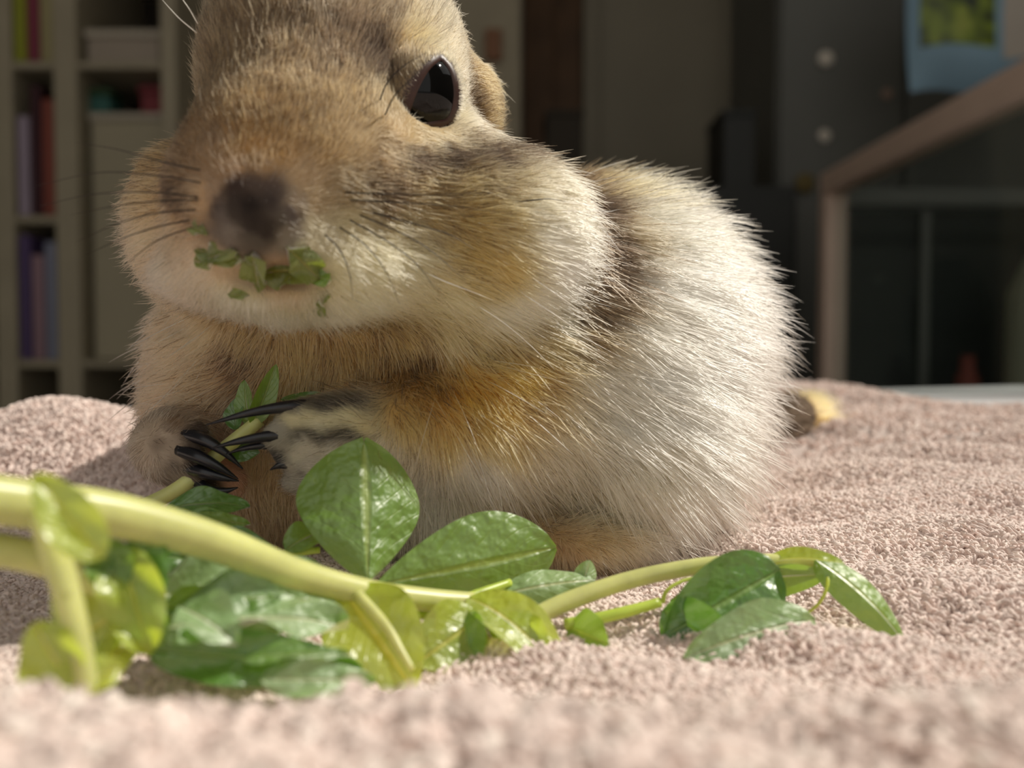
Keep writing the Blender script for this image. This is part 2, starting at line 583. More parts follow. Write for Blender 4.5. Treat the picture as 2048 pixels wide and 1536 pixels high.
cap((455, 965, 108), (400, 930, 109), 2.6, 3.0, 1.5)
# mouth line and eye sockets
carve(560, 552, 88.2, (5.5, 2.6, 1.3), 1.2)
EYE_R = 5.2


def surface_nets(fld, lo, h):
    s = fld < 0
    nx_, ny_, nz_ = fld.shape
    cells = np.zeros((nx_ - 1, ny_ - 1, nz_ - 1), dtype=np.int8)
    for i in (0, 1):
        for j in (0, 1):
            for k in (0, 1):
                cells += s[i:nx_ - 1 + i, j:ny_ - 1 + j, k:nz_ - 1 + k]
    act = (cells > 0) & (cells < 8)
    idx = np.argwhere(act)
    num = np.full(act.shape, -1, dtype=np.int64)
    num[tuple(idx.T)] = np.arange(len(idx))
    acc = np.zeros((len(idx), 3)); cnt = np.zeros(len(idx))
    corners = [(i, j, k) for i in (0, 1) for j in (0, 1) for k in (0, 1)]
    for a in range(8):
        for b in range(a + 1, 8):
            ca_, cb_ = np.array(corners[a]), np.array(corners[b])
            if np.abs(ca_ - cb_).sum() != 1:
                continue
            fa = fld[tuple((idx + ca_).T)]; fb = fld[tuple((idx + cb_).T)]
            m_ = (fa < 0) != (fb < 0)
            t = np.where(m_, fa / (fa - fb + 1e-12), 0)
            pt = ca_ + t[:, None] * (cb_ - ca_)
            acc[m_] += pt[m_]; cnt[m_] += 1
    v = (idx + acc / np.maximum(cnt, 1)[:, None]) * h + lo
    faces = []
    for axis in range(3):
        o1, o2 = [(1, 2), (2, 0), (0, 1)][axis]
        a_ = np.take(s, range(0, fld.shape[axis] - 1), axis); b_ = np.take(s, range(1, fld.shape[axis]), axis)
        e = np.argwhere(a_ != b_)
        e = e[(e[:, o1] > 0) & (e[:, o2] > 0) & (e[:, o1] < fld.shape[o1] - 1) & (e[:, o2] < fld.shape[o2] - 1)]
        ins = s[tuple(e.T)]
        d1 = np.zeros(3, int); d1[o1] = 1
        d2 = np.zeros(3, int); d2[o2] = 1
        q = np.stack([num[tuple((e - d1 - d2).T)], num[tuple((e - d2).T)], num[tuple(e.T)], num[tuple((e - d1).T)]], 1)
        q[~ins] = q[~ins][:, ::-1]
        faces.append(q)
    return v, np.concatenate(faces)


def field_depth(px, py):
    d = mmP(px, py, 1000.0); d /= np.linalg.norm(d)
    for t in np.arange(78, 180, 0.2):
        i = ((d * t - LO) / CELL).astype(int)
        if (i >= 0).all() and (i < dims).all() and FIELD[tuple(i)] < 0:
            return t, d
    return 110.0, d


_t, _d = field_depth(830, 188)
EYE_C = _d * (_t + EYE_R - 1.2)
EYE_L = EYE_C.copy(); EYE_L[0] = -38.6 - EYE_C[0]; EYE_L[1] += 2.5


def carve_ball(c, r, k):
    sl_, g = _region(c, np.full(3, r + 8))
    FIELD[sl_] = -_smin(-FIELD[sl_], np.linalg.norm(g - c, axis=-1) - r, k)


carve_ball(EYE_C, EYE_R - 0.5, 2.0)
carve_ball(EYE_C - _d * 2.6 + np.array((1.6, 0, 0)), 3.6, 1.6)
carve_ball(EYE_L, EYE_R - 0.5, 2.0)
bv, bf = surface_nets(FIELD, LO, CELL)
# a little relaxing to lose the grid
src = np.concatenate([bf[:, 0], bf[:, 1], bf[:, 2], bf[:, 3]]); dst = np.concatenate([bf[:, 1], bf[:, 2], bf[:, 3], bf[:, 0]])
for _ in range(3):
    a = np.zeros_like(bv); n_ = np.zeros(len(bv))
    np.add.at(a, src, bv[dst]); np.add.at(a, dst, bv[src]); np.add.at(n_, src, 1); np.add.at(n_, dst, 1)
    bv = bv * 0.5 + 0.5 * a / n_[:, None]
bvh = BVHTree.FromPolygons([Vector(p) for p in bv], [tuple(int(i) for i in q) for q in bf])

# ---- colour, direction and length of the coat: anchor points on the body
ANCH = []


def seed(px, py, rgb, d, ln, dark=0.0, guard=0.0, Y=None):
    """An anchor where the sight line of (px, py) meets the body: albedo (sRGB), lie of the hair (image dx, dy), length mm, share of dark hairs."""
    if Y is None:
        tgt = mmP(px, py, 1000.0)
        h = bvh.ray_cast(Vector((0, 0, 0)), Vector(tgt).normalized())
        if h[0] is None:
            h = bvh.find_nearest(Vector(mmP(px, py, 125)))
        p = np.array(h[0])
    else:
        p = mmP(px, py, Y)
    d = np.array(d, float); d /= np.linalg.norm(d) + 1e-9
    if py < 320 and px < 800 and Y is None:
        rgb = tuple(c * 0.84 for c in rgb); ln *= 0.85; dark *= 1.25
    ANCH.append(np.concatenate([p, srgb(*rgb)[:3], d, (ln, dark, guard)]))


T_ORANGE = (196, 148, 82); T_TAN = (196, 164, 112); CREAM = (232, 222, 190); WHITE = (240, 234, 215); BRN = (66, 51, 36); DARK = (70, 57, 44)
FORE = (168, 138, 100)
for x, y, c, d, l, dk in (
    # forehead and crown
    (400, 40, FORE, (-.2, -1), 2.6, .35), (520, 30, FORE, (-.1, -1), 2.6, .35), (650, 20, (172, 148, 118), (0, -1), 2.6, .35), (780, 20, (178, 156, 126), (.2, -1), 2.6, .3),
    (860, 40, (196, 178, 146), (.4, -1), 2.4, .2), (450, 120, (166, 134, 92), (-.1, -1), 2.4, .35), (560, 110, (164, 132, 90), (0, -1), 2.4, .4), (660, 110, (150, 122, 88), (.1, -1), 2.4, .4),
    (740, 100, (92, 74, 56), (.2, -1), 2.2, .5), (700, 70, (150, 124, 96), (.1, -1), 2.4, .4), (760, 140, (92, 74, 54), (.2, -1), 2.0, .4), (800, 110, (196, 166, 112), (.3, -1), 1.8, .15), (835, 80, (200, 176, 130), (.5, -.8), 1.8, .1),
    (410, 220, (178, 140, 96), (-.2, -1), 2.0, .25), (480, 230, (188, 142, 84), (-.05, -1), 2.0, .3), (560, 220, (178, 138, 84), (0, -1), 2.0, .35), (640, 210, (170, 136, 88), (.1, -1), 2.0, .3), (710, 210, (178, 146, 98), (.15, -1), 1.9, .25),
    (780, 200, (200, 172, 126), (.2, -1), 1.5, .1), (500, 290, (190, 142, 82), (0, -1), 1.6, .25), (570, 300, (182, 142, 90), (.1, -1), 1.6, .25), (430, 300, (190, 152, 112), (-.2, -1), 1.6, .2),
    (650, 290, (186, 152, 104), (.3, -.9), 1.6, .15), (720, 270, (196, 166, 122), (.3, -.9), 1.5, .1),
    # eye ring
    (800, 250, (206, 178, 136), (-.3, -.6), 1.0, .05), (860, 118, (222, 200, 158), (.5, -.8), 1.3, 0), (905, 130, (228, 210, 174), (.8, -.6), 1.3, 0), (928, 180, (232, 216, 186), (1, -.2), 1.4, 0),
    (930, 235, (226, 208, 172), (1, 0), 1.4, 0), (880, 268, (214, 190, 146), (1, .05), 1.3, .05), (830, 272, (208, 182, 138), (1, .1), 1.2, .05), (780, 290, (176, 146, 104), (1, .1), 1.3, .2), (960, 250, (200, 180, 146), (1, .1), 1.6, .2),
    # ear region, with the shade of its crease painted as a dark anchor
    (948, 195, (96, 76, 52), (.8, -.2), 1.4, .4), (985, 175, (190, 158, 104), (.8, -.2), 1.4, .2), (1000, 230, (178, 146, 92), (1, .1), 1.6, .25), (950, 110, (214, 196, 160), (.8, -.7), 1.8, .1), (930, 70, (206, 188, 156), (.6, -.8), 2.0, .2),
    # dark stripe under the eye
    (760, 320, (140, 114, 80), (1, .1), 1.6, .35), (830, 322, BRN, (1, .0), 1.9, .5), (900, 318, BRN, (1, 0), 2.0, .55), (970, 310, BRN, (1, -.05), 2.2, .6), (1030, 295, (74, 59, 44), (1, -.05), 2.4, .6), (1085, 300, (110, 92, 74), (1, .0), 2.6, .5), (1000, 270, (150, 124, 88), (1, 0), 2.0, .4),
    # cheek golden band
    (700, 380, (160, 140, 106), (.9, .15), 1.6, .25), (770, 385, (100, 80, 54), (1, .1), 1.9, .45), (840, 375, (170, 142, 92), (1, .05), 2.1, .35), (920, 370, (176, 150, 98), (1, .05), 2.3, .35), (1000, 360, (182, 160, 116), (1, .05), 2.5, .3),
    (1060, 350, (200, 182, 146), (1, .05), 2.8, .2), (850, 430, (176, 150, 98), (1, .2), 2.2, .3), (930, 430, (188, 156, 94), (1, .15), 2.5, .25), (1000, 440, (206, 178, 122), (1, .15), 2.8, .15), (920, 500, (190, 156, 92), (1, .25), 2.7, .15),
    (980, 530, (198, 160, 94), (1, .3), 3.0, .1), (940, 560, (206, 176, 118), (1, .4), 3.0, .1), (1060, 410, (226, 210, 172), (1, .1), 3.2, .05), (1120, 370, (222, 206, 172), (1, .05), 3.2, .1),
    # cheek white
    (1080, 480, CREAM, (1, .2), 3.6, 0), (1110, 540, WHITE, (1, .35), 4.0, 0), (1060, 580, CREAM, (1, .45), 4.0, 0), (1120, 440, CREAM, (1, .15), 3.8, 0), (980, 610, CREAM, (1, .5), 4.0, 0), (880, 590, (224, 208, 160), (.9, .6), 3.4, 0),
    (800, 460, (196, 180, 136), (1, .3), 2.2, .15), (820, 520, (214, 202, 158), (1, .4), 2.4, .05), (760, 520, (218, 208, 166), (.9, .4), 2.0, 0), (740, 600, (226, 216, 176), (.7, .7), 2.4, 0), (700, 540, (222, 212, 172), (.8, .5), 1.8, 0), (660, 620, (230, 222, 190), (.3, 1), 2.6, 0),
    (700, 450, (200, 188, 150), (.9, .3), 1.5, .05), (640, 460, (206, 196, 164), (.8, .4), 1.2, 0), (640, 390, (172, 150, 116), (.9, 0), 1.2, .15), (610, 350, (150, 126, 96), (.6, -.5), 1.1, .15),
    # nose
    (505, 410, (46, 40, 38), (0, -1), .45, 0), (470, 400, (64, 56, 52), (-.3, -1), .5, 0), (545, 400, (56, 48, 45), (.3, -1), .5, 0), (505, 360, (72, 60, 54), (0, -1), .6, .1), (500, 445, (56, 49, 46), (0, .5), .4, 0), (450, 430, (112, 102, 96), (-.8, 0), .5, 0),
    (560, 440, (88, 80, 72), (.7, .2), .5, 0), (475, 365, (66, 54, 50), (-.2, -1), .7, .1), (540, 365, (70, 58, 52), (.2, -1), .7, .1), (435, 405, (84, 74, 70), (-.8, -.3), .5, 0), (580, 430, (78, 68, 66), (.8, 0), .5, 0), (540, 455, (60, 52, 48), (.3, .6), .4, 0), (470, 435, (72, 64, 58), (-.3, .3), .4, 0), (510, 480, (98, 90, 82), (0, 1), .5, 0), (460, 465, (132, 122, 114), (-.5, .6), .6, 0), (580, 470, (140, 130, 116), (.8, .4), .8, 0), (520, 325, (134, 106, 74), (0, -1), 1.1, .2), (460, 340, (168, 134, 100), (-.4, -.9), 1.1, .1), (590, 410, (140, 124, 104), (.8, 0), .9, .05), (430, 380, (180, 152, 124), (-.8, -.4), 1.0, .05),
    # lips and chin
    (470, 530, (226, 198, 168), (-.3, 1), 1.0, 0), (560, 525, (206, 170, 150), (0, 1), .6, 0), (560, 575, (214, 190, 160), (.1, 1), 1.2, 0), (480, 600, CREAM, (-.1, 1), 2.0, 0), (560, 630, (234, 224, 194), (0, 1), 2.6, 0), (400, 540, (232, 206, 176), (-.7, .5), 1.8, 0), (620, 500, (214, 204, 170), (.6, .7), 1.0, 0),
    # viewer's left cheek
    (400, 400, (206, 170, 130), (-1, .1), 1.4, .1), (350, 340, (150, 120, 88), (-1, -.1), 1.8, .35), (300, 330, (184, 146, 96), (-1, -.2), 2.0, .25), (345, 385, BRN, (-1, .1), 1.8, .5), (290, 390, (204, 168, 124), (-1, .1), 2.2, .15), (350, 440, (214, 178, 140), (-1, .2), 2.0, .1), (290, 460, (220, 186, 150), (-1, .2), 2.4, .05),
    (330, 540, (232, 206, 180), (-.9, .4), 2.6, 0), (300, 600, (220, 188, 158), (-1, .4), 3, 0), (400, 250, (176, 140, 100), (-1, -.6), 1.4, .2), (383, 205, (120, 92, 76), (-1, -.4), 1.0, .2),
    # throat and chest
    (420, 650, (226, 188, 146), (-.6, .7), 3.4, 0), (360, 700, (222, 184, 148), (-1, .35), 3.8, .05), (330, 780, (220, 182, 148), (-1, .3), 4, .05), (430, 740, (206, 168, 128), (-.9, .5), 3.6, .15), (480, 705, (150, 120, 92), (-.8, .4), 3.2, .4), (500, 660, (206, 170, 120), (-.2, 1), 3.2, .1), (600, 690, (200, 164, 106), (0, 1), 3.2, .1), (700, 690, (196, 160, 100), (.2, 1), 3.2, .15),
    (800, 680, (190, 156, 98), (.4, 1), 3.4, .2), (900, 670, (214, 190, 140), (.7, .8), 3.8, .05), (560, 780, (206, 166, 112), (-.1, 1), 3, .1), (680, 770, (196, 156, 96), (.15, 1), 3.2, .15), (780, 740, (160, 124, 76), (.3, 1), 3.2, .35), (830, 720, (150, 116, 72), (.4, .9), 3.2, .4), (860, 770, (184, 142, 80), (.4, 1), 3.4, .25),
    (930, 770, (218, 166, 82), (.5, .9), 3.6, .12), (1020, 740, (222, 166, 76), (.7, .7), 3.8, .1), (990, 800, (216, 164, 86), (.6, .8), 3.8, .12), (900, 830, (210, 168, 100), (.4, 1), 3.6, .1), (800, 830, (210, 176, 112), (.2, 1), 3.2, .1), (1000, 860, (216, 180, 122), (.6, .8), 4, .1), (1060, 790, (198, 160, 108), (.7, .7), 4, .2),
    (960, 690, (206, 172, 112), (.8, .6), 4, .15), (1060, 680, (206, 176, 124), (.9, .5), 4.4, .15), (1100, 640, CREAM, (1, .5), 4.4, .0),
    # shoulder stripe
    (1150, 350, (120, 94, 68), (1, .3), 3.4, .35), (1175, 420, (90, 70, 56), (.8, .6), 3.6, .5), (1200, 480, (112, 92, 76), (.8, .6), 3.8, .5), (1205, 540, (140, 118, 98), (.8, .6), 4, .35), (1180, 610, (130, 110, 86), (.8, .6), 4, .3), (1140, 660, (146, 122, 88), (.8, .6), 4.2, .3), (1240, 460, (206, 184, 150), (.9, .4), 4.2, .1),
    # back and flank
    (1190, 340, (190, 160, 108), (1, -.1), 3.6, .2), (1240, 350, (216, 192, 140), (1, -.3), 4.2, .1), (1300, 385, (226, 208, 166), (1, -.4), 4.8, .05), (1400, 470, (234, 224, 196), (1, -.2), 5.2, .08), (1300, 460, (234, 226, 200), (1, .2), 5, 0), (1350, 560, (238, 232, 212), (1, .25), 5.2, 0), (1260, 560, (236, 228, 206), (1, .4), 5, 0), (1470, 580, (236, 230, 214), (1, .05), 5.6, .1), (1240, 650, (232, 224, 200), (.9, .5), 5, 0),
    (1400, 680, WHITE, (1, .35), 5.4, 0), (1300, 740, (234, 228, 210), (.9, .5), 5.4, 0), (1510, 700, (238, 232, 218), (1, .2), 5.6, .06), (1180, 750, (228, 218, 194), (.85, .55), 5, .03), (1120, 830, (222, 206, 176), (.8, .6), 5, .06), (1230, 840, (230, 222, 202), (.8, .6), 5.2, .02), (1380, 820, (232, 226, 208), (.9, .6), 5.4, 0), (1500, 820, (232, 226, 210), (1, .4), 5.2, 0),
    (1080, 900, (220, 202, 172), (.7, .7), 4.8, .08), (960, 930, (228, 220, 206), (.4, 1), 4.4, .03), (850, 960, (228, 222, 212), (.2, 1), 4.2, .02), (760, 1000, (222, 214, 202), (0, 1), 4, .03), (900, 1040, (222, 214, 202), (.3, 1), 4.2, .02), (1020, 980, (216, 202, 178), (.5, 1), 4.6, .08), (1040, 1030, (184, 156, 122), (.5, 1), 4, .2),
    (1150, 980, (214, 198, 168), (.6, .9), 5, .08), (1280, 950, (224, 212, 186), (.7, .9), 5.2, .05), (1400, 950, (228, 220, 200), (.8, .8), 5, .03), (1450, 1010, (222, 212, 192), (.7, .9), 4.6, .03), (1330, 1050, (220, 208, 184), (.6, 1), 4.6, .05),
    # hind foot
    (1100, 1075, (196, 164, 124), (.5, .9), 2.4, .12), (1180, 1080, (206, 176, 132), (.6, .9), 2.4, .1), (1230, 1110, (204, 178, 140), (.6, .9), 2.4, .08), (1130, 1110, (190, 160, 124), (.5, .9), 2.2, .1),
    # wrists and hands
    (720, 850, (220, 204, 156), (-.9, .1), 2.0, .1), (690, 830, (216, 208, 168), (-1, .1), 1.7, .12), (640, 850, (214, 210, 182), (-1, .15), 1.5, .15), (660, 900, (206, 202, 188), (-1, .2), 1.8, .15), (640, 960, (196, 190, 178), (-.8, .5), 2.0, .15), (600, 820, (150, 146, 130), (-1, .1), 1.0, .3), (560, 862, (160, 156, 142), (-1, .1), .8, .3), (560, 920, (60, 58, 58), (-1, .1), .8, .3), (600, 880, (200, 196, 178), (-1, .1), 1.2, .2), (600, 940, (90, 88, 86), (-1, .3), 1.2, .3),
    (310, 850, (186, 168, 146), (.5, -.6), 1.6, .15), (285, 890, (200, 182, 162), (-.3, .3), 1.8, .1), (335, 860, (128, 112, 96), (.8, .1), 1.0, .3), (320, 895, (150, 134, 118), (.9, .2), .9, .3), (330, 920, (190, 174, 156), (.8, .4), 1.3, .1), (345, 935, (110, 98, 88), (.9, .3), .9, .3),
    (760, 900, (226, 216, 190), (-.2, 1), 3, .05), (330, 870, (206, 188, 168), (.6, -.6), 1.6, .25), (300, 920, (206, 188, 170), (-.2, .6), 1.6, .2), (350, 840, (130, 108, 84), (.8, -.3), 1.5, .3), (390, 870, (66, 56, 48), (1, .2), .9, .2), (380, 925, (60, 52, 46), (1, .2), .8, .2), (350, 900, (176, 160, 142), (.9, .3), 1.2, .3), (350, 950, (150, 136, 120), (.9, .4), 1.2, .25), (415, 970, (70, 60, 54), (1, .2), .7, .1),
    (520, 940, (206, 174, 132), (0, 1), 2.2, .05), (470, 940, (206, 156, 130), (0, 1), 1.0, 0), (540, 1020, (192, 164, 126), (0, 1), 2.5, .1),
):
    seed(x, y, c, d, l, dk)
# thin dark bands running along the fingers and wrist, pale fur between them
for y0_, y1_, rgb_, dk_ in ((838, 842, (220, 211, 170), .04), (872, 869, (58, 54, 50), .3), (902, 900, (210, 202, 182), .06), (811, 806, (72, 68, 62), .3), (938, 940, (204, 196, 182), .08)):
    for q_ in range(8):
        seed(592 + q_ * 17, y0_ + (y1_ - y0_) * q_ / 7, rgb_, (-1, .1), 1.0 + 0.08 * q_, dk_)
ANCH = np.array(ANCH)


def coat(p):
    """Albedo, lie, length, dark share at points p (mm): weighted mean of the anchors nearest on the body."""
    out = np.empty((len(p), 8))
    for i in range(0, len(p), 20000):
        q = p[i:i + 20000]
        d2 = ((q[:, None, :] - ANCH[None, :, :3]) ** 2).sum(-1)
        w = 1 / (d2 + 0.25) ** 2
        w /= w.sum(1, keepdims=True)
        out[i:i + 20000] = w @ ANCH[:, 3:11]
    return out


# a gently wandering lookup so that no colour border is a clean line
def wander(p, amp):
    q = p.copy()
    q[:, 0] += amp * np.sin(p[:, 1] * 1.3 + 2.1 * np.sin(p[:, 2] * 0.9)) * np.cos(p[:, 2] * 1.7)
    q[:, 2] += amp * np.sin(p[:, 0] * 1.5 + 1.7 * np.sin(p[:, 1] * 1.1)) * np.cos(p[:, 1] * 1.2)
    return q


ROOT = mmP(1000, 1140, 128)
sq_loc = Vector((0.0, 0.125, TABLE_Z + 0.005))
squirrel = pydata('ground_squirrel', bv * 0.001 + np.array((0, 0, CAM_Z)) - np.array(sq_loc), [tuple(int(i) for i in q) for q in bf], SKIN)
squirrel.location = sq_loc
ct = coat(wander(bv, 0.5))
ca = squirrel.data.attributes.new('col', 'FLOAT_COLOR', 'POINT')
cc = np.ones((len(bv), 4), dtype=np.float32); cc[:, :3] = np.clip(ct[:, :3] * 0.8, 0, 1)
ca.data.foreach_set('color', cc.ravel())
tag(squirrel, 'plump tan and cream ground squirrel crouching on the towel, nibbling a pea shoot', 'squirrel')

# eye outline (photo pixels) turned into an almond shaped opening on a shell over the eyeball
EYE_OUT = [(884, 118), (900, 138), (909, 170), (909, 205), (898, 236), (872, 244), (842, 248), (816, 250), (818, 232), (828, 200), (843, 165), (862, 135)]


def ray_sphere(px, py, c, r):
    d = mmP(px, py, 1000.0); d /= np.linalg.norm(d)
    b = d @ c
    disc = b * b - c @ c + r * r
    return d * (b - math.sqrt(disc)) if disc > 0 else d * b


def dist_in_outline(px, py):
    # inside test plus distance, pixels
    inside = False
    n = len(EYE_OUT)
    best = 1e9
    for i in range(n):
        x0, y0 = EYE_OUT[i]; x1, y1 = EYE_OUT[(i + 1) % n]
        if (y0 > py) != (y1 > py) and px < (x1 - x0) * (py - y0) / (y1 - y0) + x0:
            inside = not inside
        t = max(0, min(1, ((px - x0) * (x1 - x0) + (py - y0) * (y1 - y0)) / ((x1 - x0) ** 2 + (y1 - y0) ** 2)))
        best = min(best, math.hypot(px - x0 - t * (x1 - x0), py - y0 - t * (y1 - y0)))
    return -best if inside else best


# the eye opening as a 3D closed curve on the eyeball; fur keeps clear of it
eye_ring = np.array([ray_sphere(x, y, EYE_C, EYE_R + 0.15) for x, y in EYE_OUT])
ering_s = catmull(list(eye_ring) + [eye_ring[0]], 64)
eye_mid = ering_s.mean(0)

# eyelid: skin from the opening outwards over the ball and down into the head
_n = len(ering_s) - 1
LIDV, LIDF = [], []
for a_, out in ((-0.03, -0.3), (0.0, 0.08), (0.05, 0.2), (0.12, 0.3), (0.22, 0.36), (0.36, 0.35), (0.52, 0.3), (0.72, 0.15), (0.95, -0.2)):
    for i in range(_n):
        q = ering_s[i] - EYE_C
        q = q / np.linalg.norm(q)
        m_ = eye_mid - EYE_C
        m_ = m_ / np.linalg.norm(m_)
        tdir = q - m_ * (q @ m_)
        tdir = tdir - q * (tdir @ q)
        tdir /= np.linalg.norm(tdir) + 1e-9
        dn = q * math.cos(a_) + tdir * math.sin(a_)
        LIDV.append(EYE_C + dn * (EYE_R + out))
LIDV = np.array(LIDV)
LIDF = [(a * _n + i, a * _n + (i + 1) % _n, (a + 1) * _n + (i + 1) % _n, (a + 1) * _n + i) for a in range(8) for i in range(_n)]

# ---- fur
NB = len(bv)
skin_v = np.concatenate([bv, LIDV])
lidq = np.array(LIDF[1 * _n:]) + NB
_c = skin_v[lidq].mean(1)
_nn = np.cross(skin_v[lidq[:, 1]] - skin_v[lidq[:, 0]], skin_v[lidq[:, 3]] - skin_v[lidq[:, 0]])
if ((_nn * (_c - EYE_C)).sum(1) < 0).mean() > 0.5:
    lidq = lidq[:, ::-1]
body_f = bf
bf = np.concatenate([bf, lidq])
bv = skin_v
tri = np.concatenate([bf[:, [0, 1, 2]], bf[:, [0, 2, 3]]])
A, B, C_ = bv[tri[:, 0]], bv[tri[:, 1]], bv[tri[:, 2]]
nrm = np.cross(B - A, C_ - A)
area = np.linalg.norm(nrm, axis=1) / 2
fn = nrm / (2 * area[:, None] + 1e-12)
vn = np.zeros_like(bv)
for k in range(3):
    np.add.at(vn, tri[:, k], nrm)
vn /= np.linalg.norm(vn, axis=1, keepdims=True) + 1e-12
cen = (A + B + C_) / 3
facing = -(fn * cen).sum(1) / np.linalg.norm(cen, axis=1)
dens = np.clip(0.45 + 0.9 * facing, 0.10, 1.0) * area
head_like = (cen[:, 1] < 122) & (cen[:, 2] > 2)
dens *= np.where(head_like, 2.5, 1.0)
dens *= np.where(np.linalg.norm(cen - EYE_C, axis=1) < EYE_R + 1.8, 2.2, 1.0)


def scatter(n):
    t = rng.choice(len(tri), n, p=dens / dens.sum())
    u, v = rng.random(n), rng.random(n)
    fl = u + v > 1
    u[fl], v[fl] = 1 - u[fl], 1 - v[fl]
    w = (1 - u - v)[:, None]
    p = A[t] * w + B[t] * u[:, None] + C_[t] * v[:, None]
    nn = vn[tri[t, 0]] * w + vn[tri[t, 1]] * u[:, None] + vn[tri[t, 2]] * v[:, None]
    nn /= np.linalg.norm(nn, axis=1, keepdims=True)
    return p, nn


UPV = np.array((0, math.sin(TILT), math.cos(TILT)))


def grow(n, kind):
    p, nn = scatter(n)
    # keep off the eye
    rad = np.linalg.norm(ering_s - eye_mid, axis=1)
    rel = p - eye_mid
    ddir = rel / (np.linalg.norm(rel, axis=1, keepdims=True) + 1e-9)
    rdir = (ering_s - eye_mid) / rad[:, None]
    near = np.argmax(ddir @ rdir.T, axis=1)
    off = np.linalg.norm(rel, axis=1) - rad[near]
    keep = (off > 0.22)
    relL = np.linalg.norm(p - EYE_L, axis=1)
    keep &= relL > EYE_R - 0.4
    p, nn, off, ddir = p[keep], nn[keep], off[keep], ddir[keep]
    n = len(p)
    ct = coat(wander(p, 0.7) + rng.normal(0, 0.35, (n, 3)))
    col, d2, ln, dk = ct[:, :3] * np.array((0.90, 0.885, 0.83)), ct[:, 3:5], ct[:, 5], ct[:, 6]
    # lie of the hair: image direction plus backwards, in the surface's tangent plane
    v = d2[:, :1] * np.array((1, 0, 0)) - d2[:, 1:] * UPV + 0.25 * np.array((0, 1, 0))
    # swirl clumps
    ph = np.sin(p[:, 0] * 0.9 + 1.3 * np.sin(p[:, 2] * 0.8)) + np.sin(p[:, 2] * 1.1 + p[:, 1] * 0.7)
    v = v + 0.14 * ph[:, None] * np.cross(nn, v) + rng.normal(0, 0.13, (n, 3))
    v -= (v * nn).sum(1, keepdims=True) * nn
    v /= np.linalg.norm(v, axis=1, keepdims=True) + 1e-9
    # close to the eye the hair stays short and points away
    close = np.clip(1 - (off - 0.2) / 1.5, 0, 1)
    v = v * (1 - close[:, None]) + ddir * close[:, None]
    v -= (v * nn).sum(1, keepdims=True) * nn
    v /= np.linalg.norm(v, axis=1, keepdims=True) + 1e-9
    if kind == 'under':
        L_ = ln * rng.uniform(0.65, 1.1, n)
        r0 = rng.uniform(0.028, 0.042, n)
        lift = rng.uniform(0.30, 0.62, n)
        bend = rng.uniform(0.1, 0.5, n)
    elif kind == 'long':
        L_ = rng.uniform(6.5, 11, n)
        r0 = rng.uniform(0.04, 0.055, n)
        lift = rng.uniform(0.2, 0.5, n)
        bend = rng.uniform(0.2, 0.5, n)
        sel = (ln > 3.2) & (p[:, 2] > -18) & (rng.random(n) < 0.8)
        dk = dk * 0
        col = np.clip(col * 0 + np.array((0.86, 0.83, 0.75)), 0, 1)
    else:
        L_ = ln * rng.uniform(1.2, 1.75, n) * np.where(ln > 4, 1.25, 1.0)
        r0 = rng.uniform(0.035, 0.055, n)
        lift = rng.uniform(0.32, 0.75, n)
        bend = rng.uniform(0.1, 0.45, n)
    L_ = L_ * (1 - 0.6 * close)
    lift = lift * np.clip(0.35 + ln * 0.25, 0.5, 1)
    K = 5
    t = np.linspace(0, 1, K)
    d0 = v * np.cos(lift)[:, None] + nn * np.sin(lift)[:, None]
    sag = -nn * bend[:, None] * 0.6 + v * 0.2 + np.array((0, 0, -0.12)) * (ln / 5)[:, None] + rng.normal(0, 0.1, (n, 3))
    pts = p[:, None] - nn[:, None] * 0.15 + L_[:, None, None] * (d0[:, None] * t[None, :, None] + sag[:, None] * (t[None, :, None] ** 2) * 0.5)
    prof = np.array((0.8, 1.0, 0.9, 0.62, 0.12))
    rr = r0[:, None] * prof[None] * np.clip(ln / 2.7, 0.5, 1.2)[:, None]
    jit = rng.uniform(0.82, 1.16, (n, 1))
    c = col * jit
    isd = rng.random(n) < dk
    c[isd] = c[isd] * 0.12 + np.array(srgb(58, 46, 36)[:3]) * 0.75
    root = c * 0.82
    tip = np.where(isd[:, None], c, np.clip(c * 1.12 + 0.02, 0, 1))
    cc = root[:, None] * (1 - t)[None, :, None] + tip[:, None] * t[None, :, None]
    if kind == 'long':
        pts, rr, cc = pts[sel], rr[sel], cc[sel]
    return pts * 0.001 + np.array((0, 0, CAM_Z)), rr * 0.001, np.clip(cc, 0.002, 0.93)


Pu, Ru, Cu = grow(370000, 'under')
Pg, Rg, Cg = grow(26000, 'guard')
Pl, Rl, Cl = grow(2000, 'long')
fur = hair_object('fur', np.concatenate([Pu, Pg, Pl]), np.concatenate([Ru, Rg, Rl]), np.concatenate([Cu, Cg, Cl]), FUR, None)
fur.data.transform(Matrix.Translation(-sq_loc)) if hasattr(fur.data, 'transform') else None
fur.parent = squirrel
if not hasattr(fur.data, 'transform'):
    fur.matrix_parent_inverse = Matrix.Translation(sq_loc).inverted()
fur['kind'] = 'stuff'


def W(p):
    """mm relative to the lens -> world metres."""
    return np.asarray(p) * 0.001 + np.array((0, 0, CAM_Z))


# ---- eye
M_eye = mat('eye_black', srgb(8, 8, 9), 0.045, 0.32, 0.3, 200)
M_lid = mat('eyelid_skin', srgb(66, 45, 40), 0.4, 0.4, 0.15, 700)


def eyeball(c, r, name):
    bm = bmesh.new()
    bmesh.ops.create_uvsphere(bm, u_segments=48, v_segments=32, radius=r * 0.001)
    for v in bm.verts:
        v.co += Vector(W(c))
    me = bpy.data.meshes.new(name); bm.to_mesh(me); bm.free()
    return link(name, me, M_eye, squirrel)


